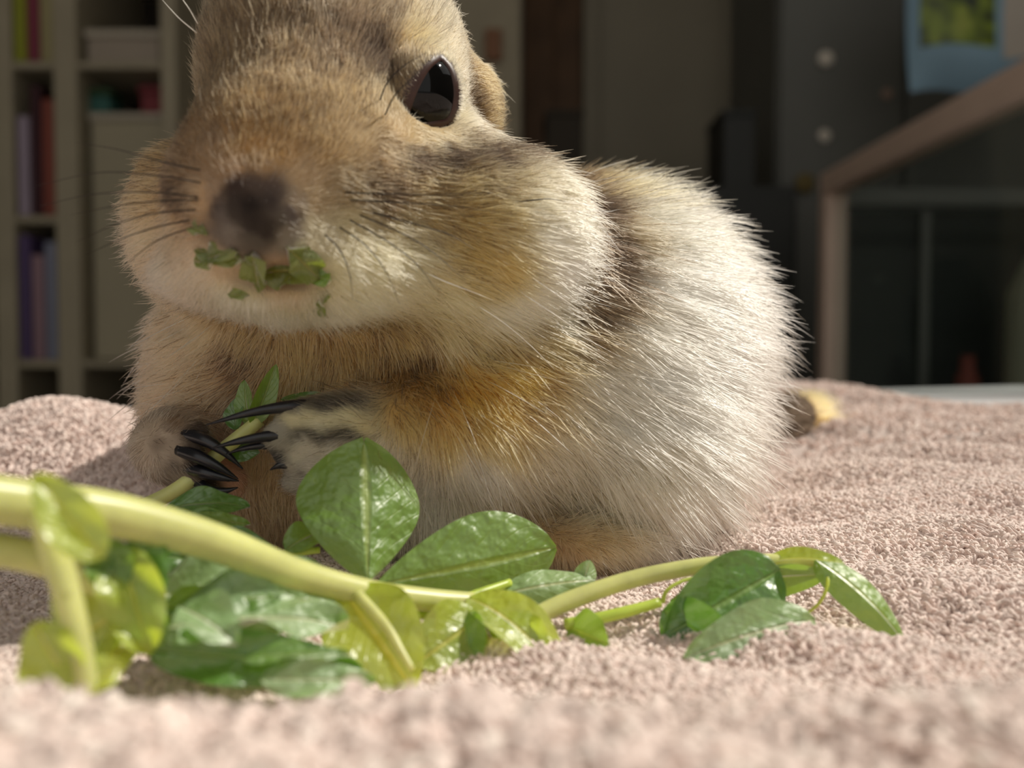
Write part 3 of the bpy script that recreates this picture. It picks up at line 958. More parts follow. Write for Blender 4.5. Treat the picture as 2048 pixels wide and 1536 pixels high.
e1 = eyeball(EYE_C, EYE_R, 'eye')
e1['label'] = 'glossy black eye'
e2 = eyeball(EYE_L, EYE_R, 'eye')
lid = pydata('eyelid', [W(p) for p in LIDV], LIDF, M_lid, squirrel)
lid['label'] = 'dark pinkish eyelid rim'

# ---- ear flap
M_ear = mat('ear_skin', srgb(176, 142, 92), 0.8, 0.2, 0.2, 500)
ev, ef = [], []
for i in range(9):
    a = PI * (i / 8) - 0.2
    for j in range(5):
        t = j / 4
        cpt = mmP(972, 190, 120)
        ev.append(W(cpt + np.array((1.6 * t * math.sin(a) + 0.6 * math.cos(a), 1.2 * t, 3.4 * math.cos(a) * (0.6 + 0.4 * t)))))
for i in range(8):
    for j in range(4):
        ef.append((i * 5 + j, i * 5 + j + 1, (i + 1) * 5 + j + 1, (i + 1) * 5 + j))
pydata('ear', ev, ef, M_ear, squirrel)

# ---- tail tip seen behind the flank
tc_ = [mmP(1420, 880, 165), mmP(1500, 845, 185), mmP(1590, 832, 205), mmP(1632, 835, 212)]
tl_ = tube('tail', [W(p) for p in tc_], [0.006, 0.0058, 0.0052, 0.002], SKIN, squirrel, n=30)
_tc = np.ones((len(tl_.data.vertices), 4), dtype=np.float32)
_k = np.arange(len(_tc)) // 12
_tc[:, :3] = np.where((_k < 20)[:, None], np.array(srgb(64, 52, 40)[:3]), np.array(srgb(206, 168, 104)[:3]))
_a = tl_.data.attributes.new('col', 'FLOAT_COLOR', 'POINT')
_a.data.foreach_set('color', _tc.ravel())
tp, tr_, tcl = [], [], []
tcc = catmull(tc_, 60)
n = 5000
k = rng.integers(5, 58, n)
tng = tcc[np.minimum(k + 1, 59)] - tcc[k - 1]
tng /= np.linalg.norm(tng, axis=1, keepdims=True)
rv = rng.normal(0, 1, (n, 3)); rv -= (rv * tng).sum(1, keepdims=True) * tng; rv /= np.linalg.norm(rv, axis=1, keepdims=True)
base = tcc[k] + rv * 4.2
d = tng * 0.85 + rv * 0.5
t = np.linspace(0, 1, 4)
pts = base[:, None] + d[:, None] * t[None, :, None] * rng.uniform(3, 6, n)[:, None, None]
cl = np.where((k < 37)[:, None], np.array(srgb(74, 58, 44)[:3]), np.array(srgb(212, 172, 104)[:3]))
tfur = hair_object('fur', W(pts), np.full((n, 4), 4e-5) * np.array((1, 1, .7, .2)), np.repeat(cl[:, None], 4, 1), FUR, None)
tfur.parent = tl_
tfur['kind'] = 'stuff'

# ---- claws
M_claw = mat('claw_horn', srgb(22, 24, 32), 0.28, 0.6, 0.25, 900)


def claw(pts, r):
    tube('claw', [W(mmP(*p)) for p in pts], [r * 1e-3, r * 0.95e-3, r * 0.6e-3, r * 0.1e-3], M_claw, squirrel, n=16, sides=10)


claw([(625, 808, 100.5), (560, 815, 98.6), (490, 828, 98), (412, 850, 98.5)], 0.72)
claw([(600, 868, 100.3), (540, 872, 98.6), (480, 882, 98.2), (424, 896, 98.6)], 0.72)
claw([(580, 890, 100.5), (530, 890, 99.4), (490, 896, 99.4), (452, 908, 99.8)], 0.55)
claw([(600, 925, 101.5), (570, 928, 100.2), (555, 932, 99.9), (540, 940, 100)], 0.6)
claw([(372, 868, 102.4), (410, 880, 100.6), (450, 905, 100.2), (486, 938, 100.8)], 0.78)
claw([(360, 900, 102.0), (400, 915, 100.3), (440, 935, 100.2), (476, 958, 100.8)], 0.8)
claw([(375, 935, 102.2), (410, 945, 100.8), (445, 955, 100.6), (478, 962, 101)], 0.75)
claw([(390, 960, 103), (420, 980, 101.8), (448, 982, 101.6), (476, 975, 102)], 0.75)

# ---- whiskers
M_wd = mat('whisker_dark', srgb(40, 32, 28), 0.4, 0.4, 0.1, 900)
M_ww = mat('whisker_white', srgb(244, 240, 230), 0.35, 0.6, 0.02, 900)


def front(px, py, dflt=100.0):
    h = bvh.ray_cast(Vector((0, 0, 0)), Vector(mmP(px, py, 1000.0)).normalized())
    return h[0].y if h[0] is not None else dflt


def whisker(pts, m, r=0.08):
    off = front(*pts[0]) - pts[0][2]
    pts = [(a, b, c + off - 0.3 - 0.5 * (i > 0)) for i, (a, b, c) in enumerate(pts)]
    tube('whisker', [W(mmP(*p)) for p in pts], [r * 1e-3, r * 0.9e-3, r * 0.6e-3, r * 0.15e-3], m, squirrel, n=14, sides=6)


for w in (
    [(400, 340, 96), (330, 325, 97), (240, 300, 98), (150, 285, 99)], [(400, 365, 96), (320, 352, 97), (200, 345, 98), (70, 372, 99)],
    [(395, 395, 95), (310, 385, 96), (190, 388, 97), (80, 412, 98)], [(395, 400, 95), (320, 402, 96), (230, 412, 97), (140, 430, 98)],
    [(390, 420, 95), (320, 425, 96), (240, 445, 97), (150, 485, 98)], [(380, 440, 95), (310, 455, 96), (250, 475, 97), (170, 510, 98)],
    [(385, 455, 95), (340, 470, 96), (300, 490, 97), (250, 530, 98)],
    [(690, 385, 92), (780, 388, 91.5), (880, 390, 92), (990, 385, 93)], [(700, 400, 92), (800, 405, 91.5), (900, 412, 92), (1000, 425, 93)],
    [(745, 425, 92), (830, 448, 91.5), (900, 470, 92), (960, 505, 93)], [(720, 430, 92), (800, 465, 91.5), (860, 500, 92), (930, 560, 93)],
    [(700, 440, 92), (770, 480, 91.5), (830, 525, 92), (880, 590, 93)], [(680, 455, 91.5), (730, 490, 91), (770, 540, 91), (800, 610, 92)], [(650, 470, 91), (680, 500, 90.5), (700, 550, 90.5), (705, 600, 91)],
    [(1020, 405, 101), (1070, 400, 101), (1100, 398, 102), (1140, 405, 103)], [(760, 200, 98), (775, 165, 97), (810, 130, 97), (855, 105, 98)], [(770, 230, 98), (790, 190, 97), (820, 160, 97), (860, 120, 99)],
):
    whisker(w, M_wd)
for w in (
    [(394, 66, 100), (360, 38, 100), (338, 15, 101), (318, -8, 102)], [(396, 48, 100), (380, 20, 100), (366, 0, 100), (356, -20, 100)],
    [(1145, 425, 106), (1180, 432, 106), (1215, 448, 107), (1246, 475, 108)], [(850, 545, 94), (895, 565, 93.5), (940, 582, 94), (985, 600, 95)],
    [(1050, 545, 98), (1100, 580, 98), (1150, 615, 99), (1200, 655, 100)], [(1020, 570, 98), (1080, 610, 98), (1140, 650, 99), (1195, 690, 101)],
    [(1090, 620, 100), (1120, 650, 100), (1150, 690, 101), (1180, 722, 102)], [(935, 600, 96), (1000, 640, 96), (1060, 690, 97), (1110, 740, 98)],
):
    whisker(w, M_ww, 0.075)

# ------------------------------------------------------------------ pea shoots
ML_a = leaf_material('leaf_bright', srgb(116, 164, 60), srgb(176, 216, 44), rough=0.47, trans=0.45)
ML_b = leaf_material('leaf_deep', srgb(94, 148, 60), srgb(120, 176, 36))
ML_o = leaf_material('leaf_olive', srgb(124, 140, 40), srgb(150, 170, 30), rough=0.5)
ML_y = leaf_material('leaf_lime', srgb(190, 216, 84), srgb(224, 240, 70), trans=0.6)
ML_g = leaf_material('leaf_greyish', srgb(164, 200, 140), srgb(160, 200, 80), rough=0.45)
M_st = stem_material('stem_pale', srgb(208, 212, 140))
M_sty = stem_material('stem_green', srgb(178, 200, 84))


def leaf(base, tip, width, m, parent, nrm=(0, -1, 0.3), fold=0.25, curl=0.1, wave=0.06, shape='oval', nu=17, nv=25, rnd=0.0, notch=False):
    """A leaf blade from base to tip ((px,py,Y) each), width mm; fold lifts both halves from the midrib, curl bows it along its length."""
    b, t = Vector(P(*base)), Vector(P(*tip))
    ax_ = t - b
    L_ = ax_.length
    d = ax_.normalized()
    nv_ = Vector(nrm)
    nv_ = (nv_ - nv_.dot(d) * d).normalized()
    s = d.cross(nv_)
    v, uv = [], []
    w = width * 0.001 / 2
    for j in range(nv):
        q = j / (nv - 1)
        if shape == 'oval':
            prof = (math.sin(PI * min(1, max(0, q)) ** 0.80)) ** 0.62 if 0 < q < 1 else 0.0
        elif shape == 'obovate':
            prof = (math.sin(PI * q ** 1.38)) ** 0.64 if 0 < q < 1 else 0.0
        else:
            prof = (math.sin(PI * q ** 0.7)) ** 0.9 if 0 < q < 1 else 0.0
        prof = max(prof, 0.035)
        for i in range(nu):
            u = i / (nu - 1) * 2 - 1
            off = u * w * prof
            lift = fold * abs(u) ** 1.4 * w * prof
            lift += curl * L_ * (4 * q * (1 - q) - 0.0)
            lift += wave * w * math.sin(q * 11 + u * 3 + rnd * 5) * abs(u)
            qq = q
            if notch:
                qq = q - 0.05 * math.exp(-(u / 0.18) ** 2) * q ** 8
            p = b + d * (L_ * qq) + s * off + nv_ * lift
            v.append(p)
            uv.append((i / (nu - 1), q))
    f = [(j * nu + i, j * nu + i + 1, (j + 1) * nu + i + 1, (j + 1) * nu + i) for j in range(nv - 1) for i in range(nu - 1)]
    o = pydata('leaf', v, f, m, parent)
    ul = o.data.uv_layers.new(name='UVMap')
    for lp in o.data.loops:
        ul.data[lp.index].uv = uv[lp.vertex_index]
    return o


def stem(name, pts, radii_mm, m, parent, n=40, sides=14):
    return tube(name, [P(*p) for p in pts], [r * 1e-3 for r in radii_mm], m, parent, n, sides)


def vpos(px, py, Y):
    return P(px, py, Y)


# 1: the long front shoot
g1 = empty('pea_shoot', vpos(500, 1080, 70), 'pea shoot with the thick pale stem arching across the front and an upright round leaf', 'pea shoot')
stem('stem', [(-120, 985, 58), (60, 1008, 62), (230, 1030, 66), (420, 1082, 71), (600, 1150, 77), (740, 1185, 81), (860, 1200, 84), (945, 1205, 86)], [1.75, 1.75, 1.7, 1.55, 1.35, 1.2, 1.1, 1.0], M_st, g1, 60)
leaf((735, 1165, 87), (728, 876, 94), 13.2, ML_a, g1, (0.40, -1, 0.26), -0.52, 0.03, 0.06, 'obovate', 21, 29, notch=True)
leaf((750, 1170, 88), (1112, 1095, 95), 10.4, ML_a, g1, (-0.2, -1, 0.05), -0.2, 0.03, 0.05, 'obovate', 19, 29)
leaf((935, 1195, 85), (1135, 1385, 80), 5.6, ML_y, g1, (0.55, -0.75, 0.5), 0.35, 0.16, 0.03, 'oval')
leaf((690, 1185, 80), (830, 1385, 74), 8.4, ML_y, g1, (0.15, -0.9, 0.4), 0.25, 0.06, 0.08, 'oval')
stem('petiole', [(715, 1190, 79), (770, 1250, 77), (800, 1300, 75.5), (825, 1340, 74.5)], [.55, .5, .4, .25], M_st, g1, 16)
leaf((205, 1118, 58), (70, 948, 58), 3.4, ML_y, g1, (0.35, -0.9, 0.2), 0.4, 0.05, 0.12, 'oval')
stem('tendril', [(945, 1205, 86), (985, 1260, 83), (1010, 1310, 81), (1040, 1350, 80)], [.5, .42, .35, .25], M_sty, g1, 20)

# 2: right hand shoot with the drooping tip leaf
g2 = empty('pea_shoot', vpos(1300, 1190, 88), 'pea shoot on the right whose slim stem ends in a drooping narrow leaf', 'pea shoot')
stem('stem', [(1040, 1250, 86), (1130, 1205, 88), (1260, 1160, 90), (1400, 1132, 91), (1520, 1122, 91), (1600, 1122, 91), (1660, 1128, 90)], [.95, .95, .9, .85, .75, .65, .5], M_st, g2, 40)
leaf((1630, 1118, 90), (1808, 1285, 86), 4.2, ML_a, g2, (0.25, -0.9, 0.4), -0.4, 0.12, 0.02, 'oval')
leaf((1530, 1125, 91), (1690, 1128, 88), 2.4, ML_y, g2, (0.1, -0.4, 0.9), 0.5, 0.08, 0.03, 'oval')
leaf((1560, 1140, 89), (1325, 1275, 85), 8.4, ML_b, g2, (-0.1, -1, 0.25), 0.3, 0.05, 0.08, 'oval')
leaf((1650, 1150, 90), (1340, 1200, 91), 4.4, ML_a, g2, (-0.1, -0.9, -0.35), 0.3, -0.06, 0.08, 'oval')
leaf((1630, 1240, 85), (1365, 1318, 81), 5.4, ML_g, g2, (0.15, -0.7, 0.6), 0.3, 0.1, 0.14, 'oval')
leaf((1325, 1220, 87), (1480, 1315, 83), 6.0, ML_b, g2, (-0.2, -1, 0.1), 0.3, 0.05, 0.1, 'oval')
stem('petiole', [(1130, 1250, 86), (1190, 1238, 86.5), (1250, 1224, 87), (1320, 1205, 88)], [.62, .6, .58, .5], M_sty, g2, 20)
stem('tendril', [(1650, 1130, 90), (1655, 1170, 88), (1630, 1215, 87.5), (1560, 1255, 87)], [.22, .18, .16, .1], M_sty, g2, 20)
stem('tendril', [(1325, 1205, 88), (1335, 1180, 88), (1370, 1160, 89), (1420, 1150, 90)], [.25, .2, .18, .1], M_sty, g2, 16)
leaf((1140, 1255, 86), (1220, 1290, 82), 4.6, ML_a, g2, (0.2, -1, 0.2), 0.3, 0.05, 0.1, 'oval')

# 3: middle shoot whose rolled leaf lies behind the front stem
g3 = empty('pea_shoot', vpos(1050, 1180, 92), 'short pea shoot with a rolled blunt leaf in the middle of the heap', 'pea shoot')
leaf((1000, 1190, 90), (1190, 1160, 92), 4.9, ML_g, g3, (0, -0.75, 0.65), -0.55, 0.06, 0.05, 'oval')
leaf((1165, 1170, 92), (1180, 1120, 93), 2.4, ML_g, g3, (0, -0.9, 0.3), -0.7, 0.1, 0.05, 'oval')
stem('stem', [(760, 1215, 84), (860, 1225, 85), (950, 1190, 88), (1020, 1165, 91)], [.6, .6, .5, .4], M_sty, g3, 24)
leaf((960, 1235, 83), (830, 1330, 78), 6.6, ML_y, g3, (0.1, -1, 0.35), 0.25, 0.05, 0.1, 'oval')
leaf((1020, 1240, 83), (1085, 1330, 80), 4.6, ML_y, g3, (0.1, -1, 0.3), 0.3, 0.05, 0.1, 'oval')
leaf((900, 1240, 83), (960, 1330, 79), 5.2, ML_a, g3, (0, -1, 0.3), 0.3, 0.05, 0.1, 'oval')

# 4: lower left shoot with the broad pale leaves
g4 = empty('pea_shoot', vpos(350, 1250, 72), 'pea shoot with broad pale leaves lying under the thick stem', 'pea shoot')
stem('stem', [(-110, 1085, 60), (60, 1112, 63), (200, 1165, 66), (270, 1215, 68), (300, 1260, 69)], [1.25, 1.2, 1.1, 1.0, .9], M_st, g4, 36)
leaf((300, 1265, 69), (695, 1255, 75), 6.6, ML_g, g4, (0.12, -0.40, 0.92), 0.5, 0.08, 0.32, 'oval', 21, 29)
leaf((315, 1190, 76), (692, 1215, 81), 8.6, ML_g, g4, (0.2, -0.72, 0.75), 0.4, 0.05, 0.30, 'oval', 21, 29, rnd=.4)
leaf((330, 1215, 71), (560, 1195, 74), 4.2, ML_a, g4, (0.1, -0.8, 0.6), -0.4, 0.08, 0.30, 'oval', 17, 25, rnd=.7)
leaf((290, 1300, 68), (725, 1335, 71), 4.4, ML_b, g4, (0.05, -0.9, 0.35), 0.35, 0.04, 0.30, 'oval', 21, 29, rnd=.2)
leaf((320, 1110, 82), (640, 1165, 86), 5.0, ML_b, g4, (0.1, -0.9, 0.4), 0.3, 0.05, 0.25, 'oval')
leaf((240, 1090, 66.5), (300, 1310, 66), 4.6, ML_y, g4, (0.25, -0.9, 0.3), 0.4, 0.05, 0.25, 'oval', rnd=.3)
leaf((215, 1150, 67), (330, 1290, 67.5), 3.6, ML_a, g4, (0.2, -0.8, 0.55), 0.4, 0.05, 0.25, 'oval', rnd=.6)
leaf((360, 1215, 68.5), (475, 1292, 67), 4.2, ML_g, g4, (0.3, -0.6, 0.8), 0.5, 0.1, 0.2, 'oval')
leaf((480, 1320, 68), (700, 1312, 70), 2.0, ML_a, g4, (0.05, -0.45, 0.9), 0.3, 0.06, 0.3, 'oval')
leaf((520, 1360, 67), (750, 1362, 70), 3.0, ML_g, g4, (0.0, -0.8, 0.5), 0.3, 0.04, 0.3, 'oval')
stem('petiole', [(300, 1262, 68.5), (285, 1225, 68), (275, 1190, 67.5), (262, 1170, 67.5)], [.8, .75, .6, .5], M_sty, g4, 16)
leaf((260, 1200, 67), (310, 1060, 68), 4.4, ML_b, g4, (0.35, -0.9, 0.3), 0.45, 0.08, 0.12, 'oval')
leaf((250, 1220, 67), (140, 1290, 66), 5.2, ML_y, g4, (0, -0.9, 0.35), 0.3, 0.08, 0.14, 'oval')
leaf((200, 1080, 66), (240, 1185, 66), 3.4, ML_a, g4, (0.3, -0.8, 0.5), 0.4, 0.1, 0.1, 'oval')
leaf((250, 1290, 67), (190, 1360, 64), 3.6, ML_y, g4, (0, -0.9, 0.35), 0.3, 0.08, 0.14, 'oval')

# 5: the upright stalk at the left edge with its lime leaf
g5 = empty('pea_shoot', vpos(150, 1330, 58), 'pea shoot stalk standing steeply at the left end with a lime green leaf', 'pea shoot')
stem('stem', [(88, 1030, 59), (118, 1130, 58.5), (145, 1230, 58), (165, 1320, 57.5), (180, 1390, 57)], [1.0, .95, .85, .75, .7], M_st, g5, 30)
leaf((150, 1370, 57), (70, 1245, 58), 4.4, ML_y, g5, (-0.2, -0.9, 0.35), 0.3, 0.08, 0.1, 'oval')
leaf((170, 1390, 57), (60, 1390, 56), 3.6, ML_y, g5, (0, -0.9, 0.4), 0.3, 0.06, 0.14, 'oval')
leaf((165, 1370, 57), (250, 1330, 58), 2.6, ML_y, g5, (0, -0.8, 0.6), 0.3, 0.06, 0.14, 'oval')
stem('tendril', [(122, 1140, 58.5), (112, 1200, 58), (118, 1250, 58), (135, 1280, 58)], [.3, .3, .25, .2], M_sty, g5, 16)

# 6: the shoot under the paw
g6 = empty('pea_shoot', vpos(420, 1090, 96), 'pea shoot with notched leaves lying under the paws', 'pea shoot')
leaf((330, 1020, 94), (500, 1015, 97), 3.4, ML_b, g6, (0, -0.7, 0.7), 0.3, 0.12, 0.2, 'oval')
leaf((340, 1050, 92), (500, 1050, 95), 2.6, ML_a, g6, (0, -0.7, 0.7), 0.3, 0.1, 0.2, 'oval')
leaf((570, 1100, 90), (655, 1060, 94), 3.6, ML_a, g6, (-0.1, -0.8, 0.5), 0.3, 0.1, 0.12, 'oval')
leaf((400, 1100, 88), (560, 1120, 90), 4.6, ML_b, g6, (0, -0.7, 0.7), 0.3, 0.1, 0.12, 'oval')
stem('stem', [(300, 1075, 90), (400, 1090, 90), (520, 1110, 90), (640, 1100, 91)], [.6, .6, .5, .35], M_sty, g6, 24)

# 7: the sprig held in the paws
g7 = empty('pea_shoot_sprig', vpos(460, 900, 103), 'pale pea shoot sprig gripped between both front paws', 'pea shoot')
stem('stem', [(270, 1020, 100), (360, 975, 102), (440, 905, 104), (520, 840, 105)], [.85, .9, .9, .8], M_st, g7, 30)
leaf((505, 850, 104.5), (552, 728, 104), 2.6, ML_a, g7, (0.5, -0.9, 0.1), 0.6, 0.06, 0.1, 'oval')
leaf((500, 850, 105), (490, 760, 105.5), 2.6, ML_a, g7, (-0.3, -0.9, 0.1), 0.4, 0.06, 0.1, 'oval')
leaf((470, 860, 105), (478, 795, 106), 2.6, ML_b, g7, (-0.3, -0.9, 0.1), 0.4, 0.06, 0.1, 'oval')
leaf((450, 890, 106), (520, 905, 105), 3.4, ML_b, g7, (0, -0.9, 0.1), 0.4, 0.06, 0.1, 'oval')
leaf((560, 800, 106), (720, 812, 108), 1.8, ML_b, g7, (0, -0.6, 0.7), 0.4, 0.06, 0.1, 'oval')

# chewed bits in the mouth
g8 = empty('chewed_leaf', vpos(520, 530, 88), 'chewed scraps of green leaf stuck around the squirrel mouth', 'leaf')
for b, t, w, m in (((392, 500, 0), (488, 522, 0), 2.6, ML_o), ((398, 524, 0), (470, 502, 0), 2.4, ML_o), ((505, 505, 0), (520, 580, 0), 2.6, ML_o), ((525, 545, 0), (625, 540, 0), 4.0, ML_o), ((575, 495, 0), (640, 560, 0), 3.2, ML_o), ((622, 548, 0), (664, 562, 0), 2.2, ML_a),
                   ((655, 590, 0), (672, 645, 0), 1.5, ML_o), ((638, 600, 0), (655, 640, 0), 1.0, ML_o), ((455, 588, 0), (500, 592, 0), 1.1, ML_o), ((385, 450, 0), (412, 468, 0), 1.6, ML_o)):
    leaf((b[0], b[1], front(b[0], b[1]) - (0.4 if b[1] < 580 else 1.5)), (t[0], t[1], front(t[0], t[1]) - (0.6 if b[1] < 580 else 2.2)), w, m, g8, (0, -1, 0.2), 0.3, 0.04, 0.5, 'oval', 9, 11, rnd=b[0])


# ------------------------------------------------------------------ background furniture
def X(px, Y): return (px - 1024) / F_PX * Y
def Z(py, Y): return P(1024, py, Y * 1000).z


M_shelf = mat('shelf_pale_wood', srgb(152, 142, 120), 0.6, 0.3, 0.08, 12)
M_dk = mat('dark_brown_matte', srgb(62, 56, 48), 0.8, 0.2, 0.1, 8)  # even dark brown for shelf back, door handle, box and case base
M_brown = mat('dark_brown_wood', srgb(92, 66, 42), 0.55, 0.3, 0.2, 14)
M_grey = mat('grey_door_paint', srgb(138, 130, 112), 0.6, 0.3, 0.05, 5)
M_dgrey = mat('charcoal_metal', srgb(110, 110, 104), 0.5, 0.4, 0.06, 6)
M_black = mat('black_plastic', srgb(44, 45, 42), 0.5, 0.4, 0.1, 6)
M_pale = mat('pale_card', srgb(168, 158, 142), 0.7, 0.2, 0.05, 7)
M_frame = mat('beige_frame', srgb(226, 200, 182), 0.55, 0.3, 0.06, 9)


def col_mat(n, r, g, b):
    return mat(n, srgb(r, g, b), 0.65, 0.3, 0.06, 10)


# bookshelf on the left
YB = 1.35
bs = empty('bookshelf', (X(120, YB), YB, 0), 'pale open bookshelf with books and boxes on the left', 'bookshelf')
x0, x1, x2 = X(-160, YB), X(14, YB), X(140, YB)
x3 = X(345, YB)
zt = Z(-420, YB)
dpt = 0.26
box('side_panel', x1 - 0.016, x1 + 0.016, YB, YB + dpt, 0.02, zt, M_shelf, bs)
box('side_panel', x2 - 0.018, x2 + 0.018, YB, YB + dpt, 0.02, zt, M_shelf, bs)
box('side_panel', x3 - 0.012, x3 + 0.012, YB, YB + dpt, 0.02, zt, M_shelf, bs)
box('side_panel', x0 - 0.012, x0 + 0.012, YB, YB + dpt, 0.02, zt, M_shelf, bs)
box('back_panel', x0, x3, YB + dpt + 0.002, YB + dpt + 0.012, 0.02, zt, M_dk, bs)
shelf_z = [0.06, 0.42, Z(720, YB), Z(430, YB), Z(120, YB), Z(-150, YB)]
for zz in shelf_z:
    for a, b in ((x0, x1), (x1, x2), (x2, x3)):
        if b == x3 and zz == Z(430, YB):
            continue
        zq = zz
        box('shelf', a + 0.013, b - 0.013, YB + 0.004, YB + dpt, zq - 0.012, zq, M_shelf, bs)


def book(xa, xb, za, zb, r, g, b, label, lean=0.0, y0=YB + 0.006, dep=0.16):
    za += 0.0008
    xa += 0.001
    e = empty('book', ((xa + xb) / 2, y0, za), label, 'book', None)
    mc = col_mat('book_cover', r, g, b)
    t = xb - xa
    ps = []
    ps.append(box('spine', xa, xb, y0, y0 + 0.004, za, zb, mc, e, 0.001))
    ps.append(box('cover', xa, xa + 0.003, y0 + 0.004, y0 + dep, za, zb, mc, e, 0.0008))
    ps.append(box('cover', xb - 0.003, xb, y0 + 0.004, y0 + dep, za, zb, mc, e, 0.0008))
    ps.append(box('pages', xa + 0.003, xb - 0.003, y0 + 0.004, y0 + dep - 0.004, za + 0.003, zb - 0.003, M_pale, e, 0.0005))
    if lean:
        for q in ps:
            q.data.transform(Matrix.Translation(((xa + xb) / 2, y0, za)) @ Matrix.Rotation(lean, 4, 'Y') @ Matrix.Translation((-(xa + xb) / 2, -y0, -za)))
    return e


s = (x2 - x1 - 0.036) / 3
a = x1 + 0.017
z = shelf_z[4]
book(a, a + s * 0.95, z, z + 0.175, 136, 140, 40, 'olive green book upright on the upper left shelf')
book(a + s, a + 1.95 * s, z, z + 0.18, 120, 50, 66, 'maroon book upright beside the olive book')
book(a + 2 * s, a + 2.95 * s, z, z + 0.185, 150, 140, 100, 'straw coloured book upright beside the maroon book')
z = shelf_z[3]
book(a + 0.1 * s, a + 1.0 * s, z, z + 0.15, 150, 136, 150, 'lavender grey book upright on the middle left shelf')
book(a + 1.1 * s, a + 1.9 * s, z, z + 0.195, 60, 30, 36, 'dark wine book upright on the middle left shelf')
book(a + 2 * s, a + 2.9 * s, z, z + 0.175, 128, 66, 54, 'brick red book upright on the middle left shelf')
z = shelf_z[2]
book(a, a + .9 * s, z, z + 0.19, 78, 62, 98, 'violet book upright on the lower left shelf')
book(a + s, a + 1.9 * s, z, z + 0.16, 140, 112, 120, 'mauve pink book upright on the lower left shelf')
book(a + 2 * s, a + 2.9 * s, z, z + 0.18, 120, 122, 138, 'blue grey book upright on the lower left shelf')
z = shelf_z[1]
book(a, a + .9 * s, z, z + 0.2, 150, 70, 84, 'rose red book upright on the shelf behind the towel')
book(a + s, a + 1.9 * s, z, z + 0.2, 90, 60, 70, 'plum book upright on the shelf behind the towel')
book(a + 2 * s, a + 2.9 * s, z, z + 0.19, 110, 104, 110, 'grey book upright on the shelf behind the towel')


def carton(name, xa, xb, ya, yb, za, zb, m, ml, label, cat='box'):
    za += 0.0008
    e = empty(name, ((xa + xb) / 2, ya, za), label, cat)
    box('body', xa, xb, ya, yb, za, zb - 0.012, m, e, 0.003)
    box('lid', xa - 0.003, xb + 0.003, ya - 0.003, yb, zb - 0.0118, zb, ml, e, 0.002)
    return e


M_teal = col_mat('teal_plastic', 52, 92, 84)
M_redc = col_mat('red_card', 120, 52, 56)
M_greenc = col_mat('dark_green', 44, 66, 40)
zu = shelf_z[4]
xb0 = x2 + 0.02
carton('storage_box', xb0 + 0.005, X(318, YB), YB + 0.02, YB + 0.2, zu + 0.0, zu + 0.052, mat('beige_box', srgb(150, 138, 124), 0.7, 0.2, 0.05, 9), M_pale, 'long beige box on the shelf beside the squirrel head')
zl = shelf_z[2]
carton('cream_box', xb0 + 0.004, X(318, YB), YB + 0.03, YB + 0.22, zl, Z(215, YB), mat('cream_box_card', srgb(158, 149, 126), 0.75, 0.2, 0.05, 6), M_pale, 'tall cream box filling the lower shelf space')
tz = Z(215, YB)
carton('teal_tin', X(158, YB), X(205, YB), YB + 0.04, YB + 0.09, tz, Z(160, YB), M_teal, M_greenc, 'small teal tin standing on the tall cream box', 'tin')
carton('red_tin', X(262, YB), X(312, YB), YB + 0.05, YB + 0.10, tz, Z(150, YB), M_redc, M_redc, 'small red tin standing on the tall cream box', 'tin')
carton('storage_bin', xb0 + 0.004, X(318, YB), YB + 0.02, YB + 0.22, shelf_z[1], shelf_z[1] + 0.19, M_dgrey, M_dgrey, 'charcoal storage bin on the low shelf', 'bin')

# pale cupboard edge, brown door, grey door
YC = 1.9
cb = empty('cupboard', (X(900, YC), YC, 0), 'pale beige cupboard standing behind the squirrel head', 'cupboard')
box('carcass', X(600, YC), X(1044, YC), YC, YC + 0.4, 0.03, 2.1, mat('cupboard_paint', srgb(146, 136, 118), 0.6, 0.3, 0.04, 5), cb)
box('door', X(605, YC), X(815, YC), YC - 0.02, YC - 0.0005, 0.08, 2.07, M_shelf, cb)
dd = box('door', X(823, YC), X(1040, YC), YC - 0.02, YC - 0.0005, 0.08, 2.07, M_shelf, cb)
hd = box('handle', X(972, YC), X(1004, YC), YC - 0.035, YC - 0.0203, Z(130, YC), Z(68, YC), mat('amber_wood', srgb(120, 74, 34), 0.4, 0.4, 0.1, 20), dd)

struct(box('trim_1', X(1046, 2.3), X(1104, 2.3), 2.28, 2.49, 0, 2.3, M_brown))
dr = struct(box('door_1', X(1165, 2.35), X(1483, 2.35), 2.36, 2.40, 0.02, 2.3, M_grey))
for za, zb in ((0.2, 1.05), (1.15, 2.1)):
    box('door_panel', X(1200, 2.35), X(1440, 2.35), 2.352, 2.3598, za, zb, M_grey, dr)
box('door_handle', X(1455, 2.35), X(1472, 2.35), 2.31, 2.3595, 1.28, 1.42, M_dk, dr)
struct(box('trim_2', X(1104, 2.35), X(1164, 2.35), 2.38, 2.44, 0, 2.3, M_brown))
struct(box('trim_3', X(1484, 2.35), X(1545, 2.35), 2.34, 2.42, 0, 2.3, M_black))
